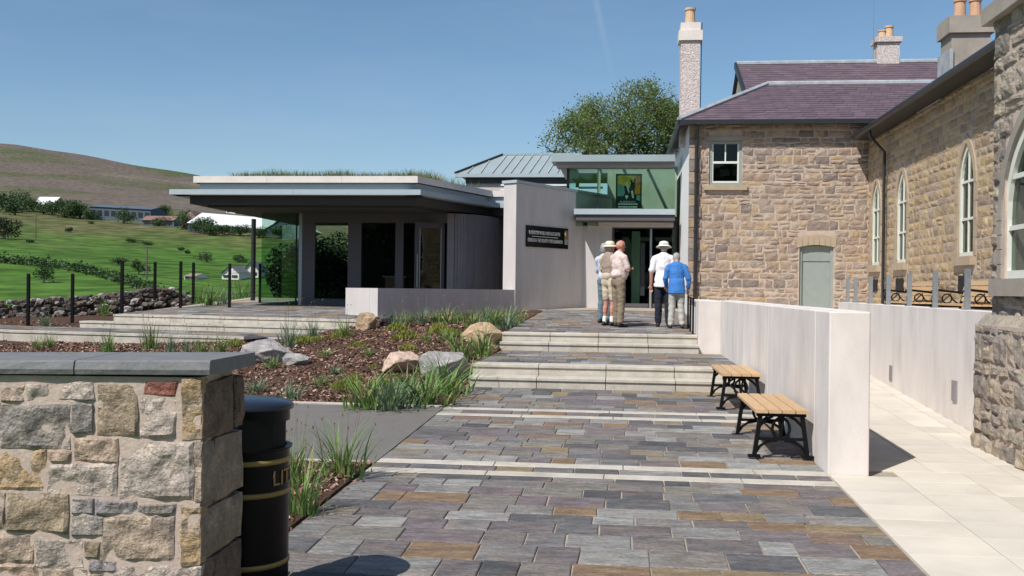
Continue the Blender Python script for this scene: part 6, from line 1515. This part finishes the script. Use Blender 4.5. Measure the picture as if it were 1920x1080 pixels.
def base(**k):
    J = dict(hipL=(-.09, 0, .92), hipR=(.09, 0, .92), kneeL=(-.10, .025, .50), kneeR=(.10, .02, .50), ankL=(-.11, -.01, .085), ankR=(.11, -.02, .085), footL=(-.02, .15, 0), footR=(.02, .15, 0),
             shoL=(-.185, -.01, 1.40), shoR=(.185, -.01, 1.40), elbL=(-.23, -.03, 1.12), elbR=(.23, -.03, 1.12), wriL=(-.23, .06, .88), wriR=(.23, .06, .88), hanL=(-.22, .1, .78), hanR=(.22, .1, .78)); J.update(k); return J
fold_arms = dict(elbL=(-.25, .06, 1.14), wriL=(.02, .25, 1.17), hanL=(.12, .22, 1.2), elbR=(.25, .06, 1.14), wriR=(-.03, .24, 1.22), hanR=(-.13, .2, 1.25))
m_check = cloth('pale pink checked shirt', (.62, .50, .46)); m_khaki = cloth('brown khaki trousers', (.225, .175, .125)); m_beige = cloth('beige shorts', (.52, .44, .33)); m_tan = cloth('taupe waistcoat', (.30, .235, .19)); m_lb = cloth('pale blue shirt', (.50, .53, .62)); m_jean = cloth('grey blue jeans', (.12, .17, .20)); m_wh = cloth('white shirt', (.78, .75, .76)); m_navy = cloth('navy trousers', (.018, .02, .035)); m_blue = cloth('blue fleece', (.045, .17, .46)); m_stone = cloth('stone grey trousers', (.42, .41, .37)); m_hatc = cloth('cream hat', (.68, .62, .45)); m_hatw = cloth('white hat', (.74, .72, .66)); m_capg = cloth('grey cap', (.34, .32, .29))
person('person in pale pink shirt and brown trousers standing with folded arms', 1158, 613, 1.72, R(-62), base(**fold_arms, belly=.06, yaw=R(-12), kneeL=(-.10, .03, .5), ankL=(-.12, .06, .085), lean=(0, .02, 0)), m_check, m_khaki, hair=False, skin=m_skin2, sleeves='short', tall_shirt=.0)
person('person in cream brimmed hat, taupe waistcoat and beige shorts', 1141, 611, 1.70, R(-50), base(**fold_arms, yaw=R(-15)), m_beige, m_beige, hat=('brim', m_hatc), shorts=True, skin=m_skin2, vest=m_tan)
person('person in pale blue shirt, grey cap and jeans behind two others', 1133, 606, 1.68, R(-45), base(**fold_arms, yaw=R(-20)), m_lb, m_jean, hat=('cap', m_capg), sleeves='long')
person('person in white brimmed hat, white shirt and navy trousers', 1243, 613, 1.70, R(-8), base(wriL=(-.25, .02, .88), hanL=(-.25, .05, .78), elbL=(-.25, -.04, 1.12), ankL=(-.1, .03, .085), nod=R(-8), wriR=(.2, .2, 1.0), hanR=(.16, .28, 1.02)), m_wh, m_navy, hat=('brim', m_hatw), tall_shirt=.08)
p5 = person('short person in blue fleece and stone grey trousers leaning on stick', 1268, 616, 1.50, R(-5), base(lean=(0, .10, 0), head=(0, .05, -.03), elbL=(-.26, .02, 1.14), wriL=(-.22, .16, .96), hanL=(-.2, .24, .9), elbR=(.27, .0, 1.14), wriR=(.27, .12, .92), hanR=(.27, .18, .86), ankL=(-.13, 0, .085), ankR=(.13, -.02, .085), nod=R(-10)), m_blue, m_stone, sleeves='long', tall_shirt=.10)
sp_ = hit(1285, 616, lambda X, Y: z_plaza(*UV((X, Y))), 12, 40)
stk = wthing('walking_stick', 'dark walking stick held by the person in the blue fleece', 'walking stick', sp_)
q0 = Vector(p5.location) + Matrix.Rotation(R(-5), 3, 'Z') @ (Vector((.27, .22, .87)) * (1.5 / 1.75) + Vector((0, .0, 0)))
MB().tube([(q0.x + .03, q0.y + .03, z_plaza(*UV(q0))), (q0.x, q0.y, q0.z)], .011, 6).build('shaft', m_iron, stk); MB().tube([(q0.x, q0.y - .06, q0.z), (q0.x, q0.y - .02, q0.z + .02), (q0.x, q0.y + .05, q0.z + .01)], .013, 6).build('handle', m_iron, stk)
bpy.data.scenes.remove(WORK)
for o in bpy.data.objects:
    if 'world_parts' in o: del o['world_parts']
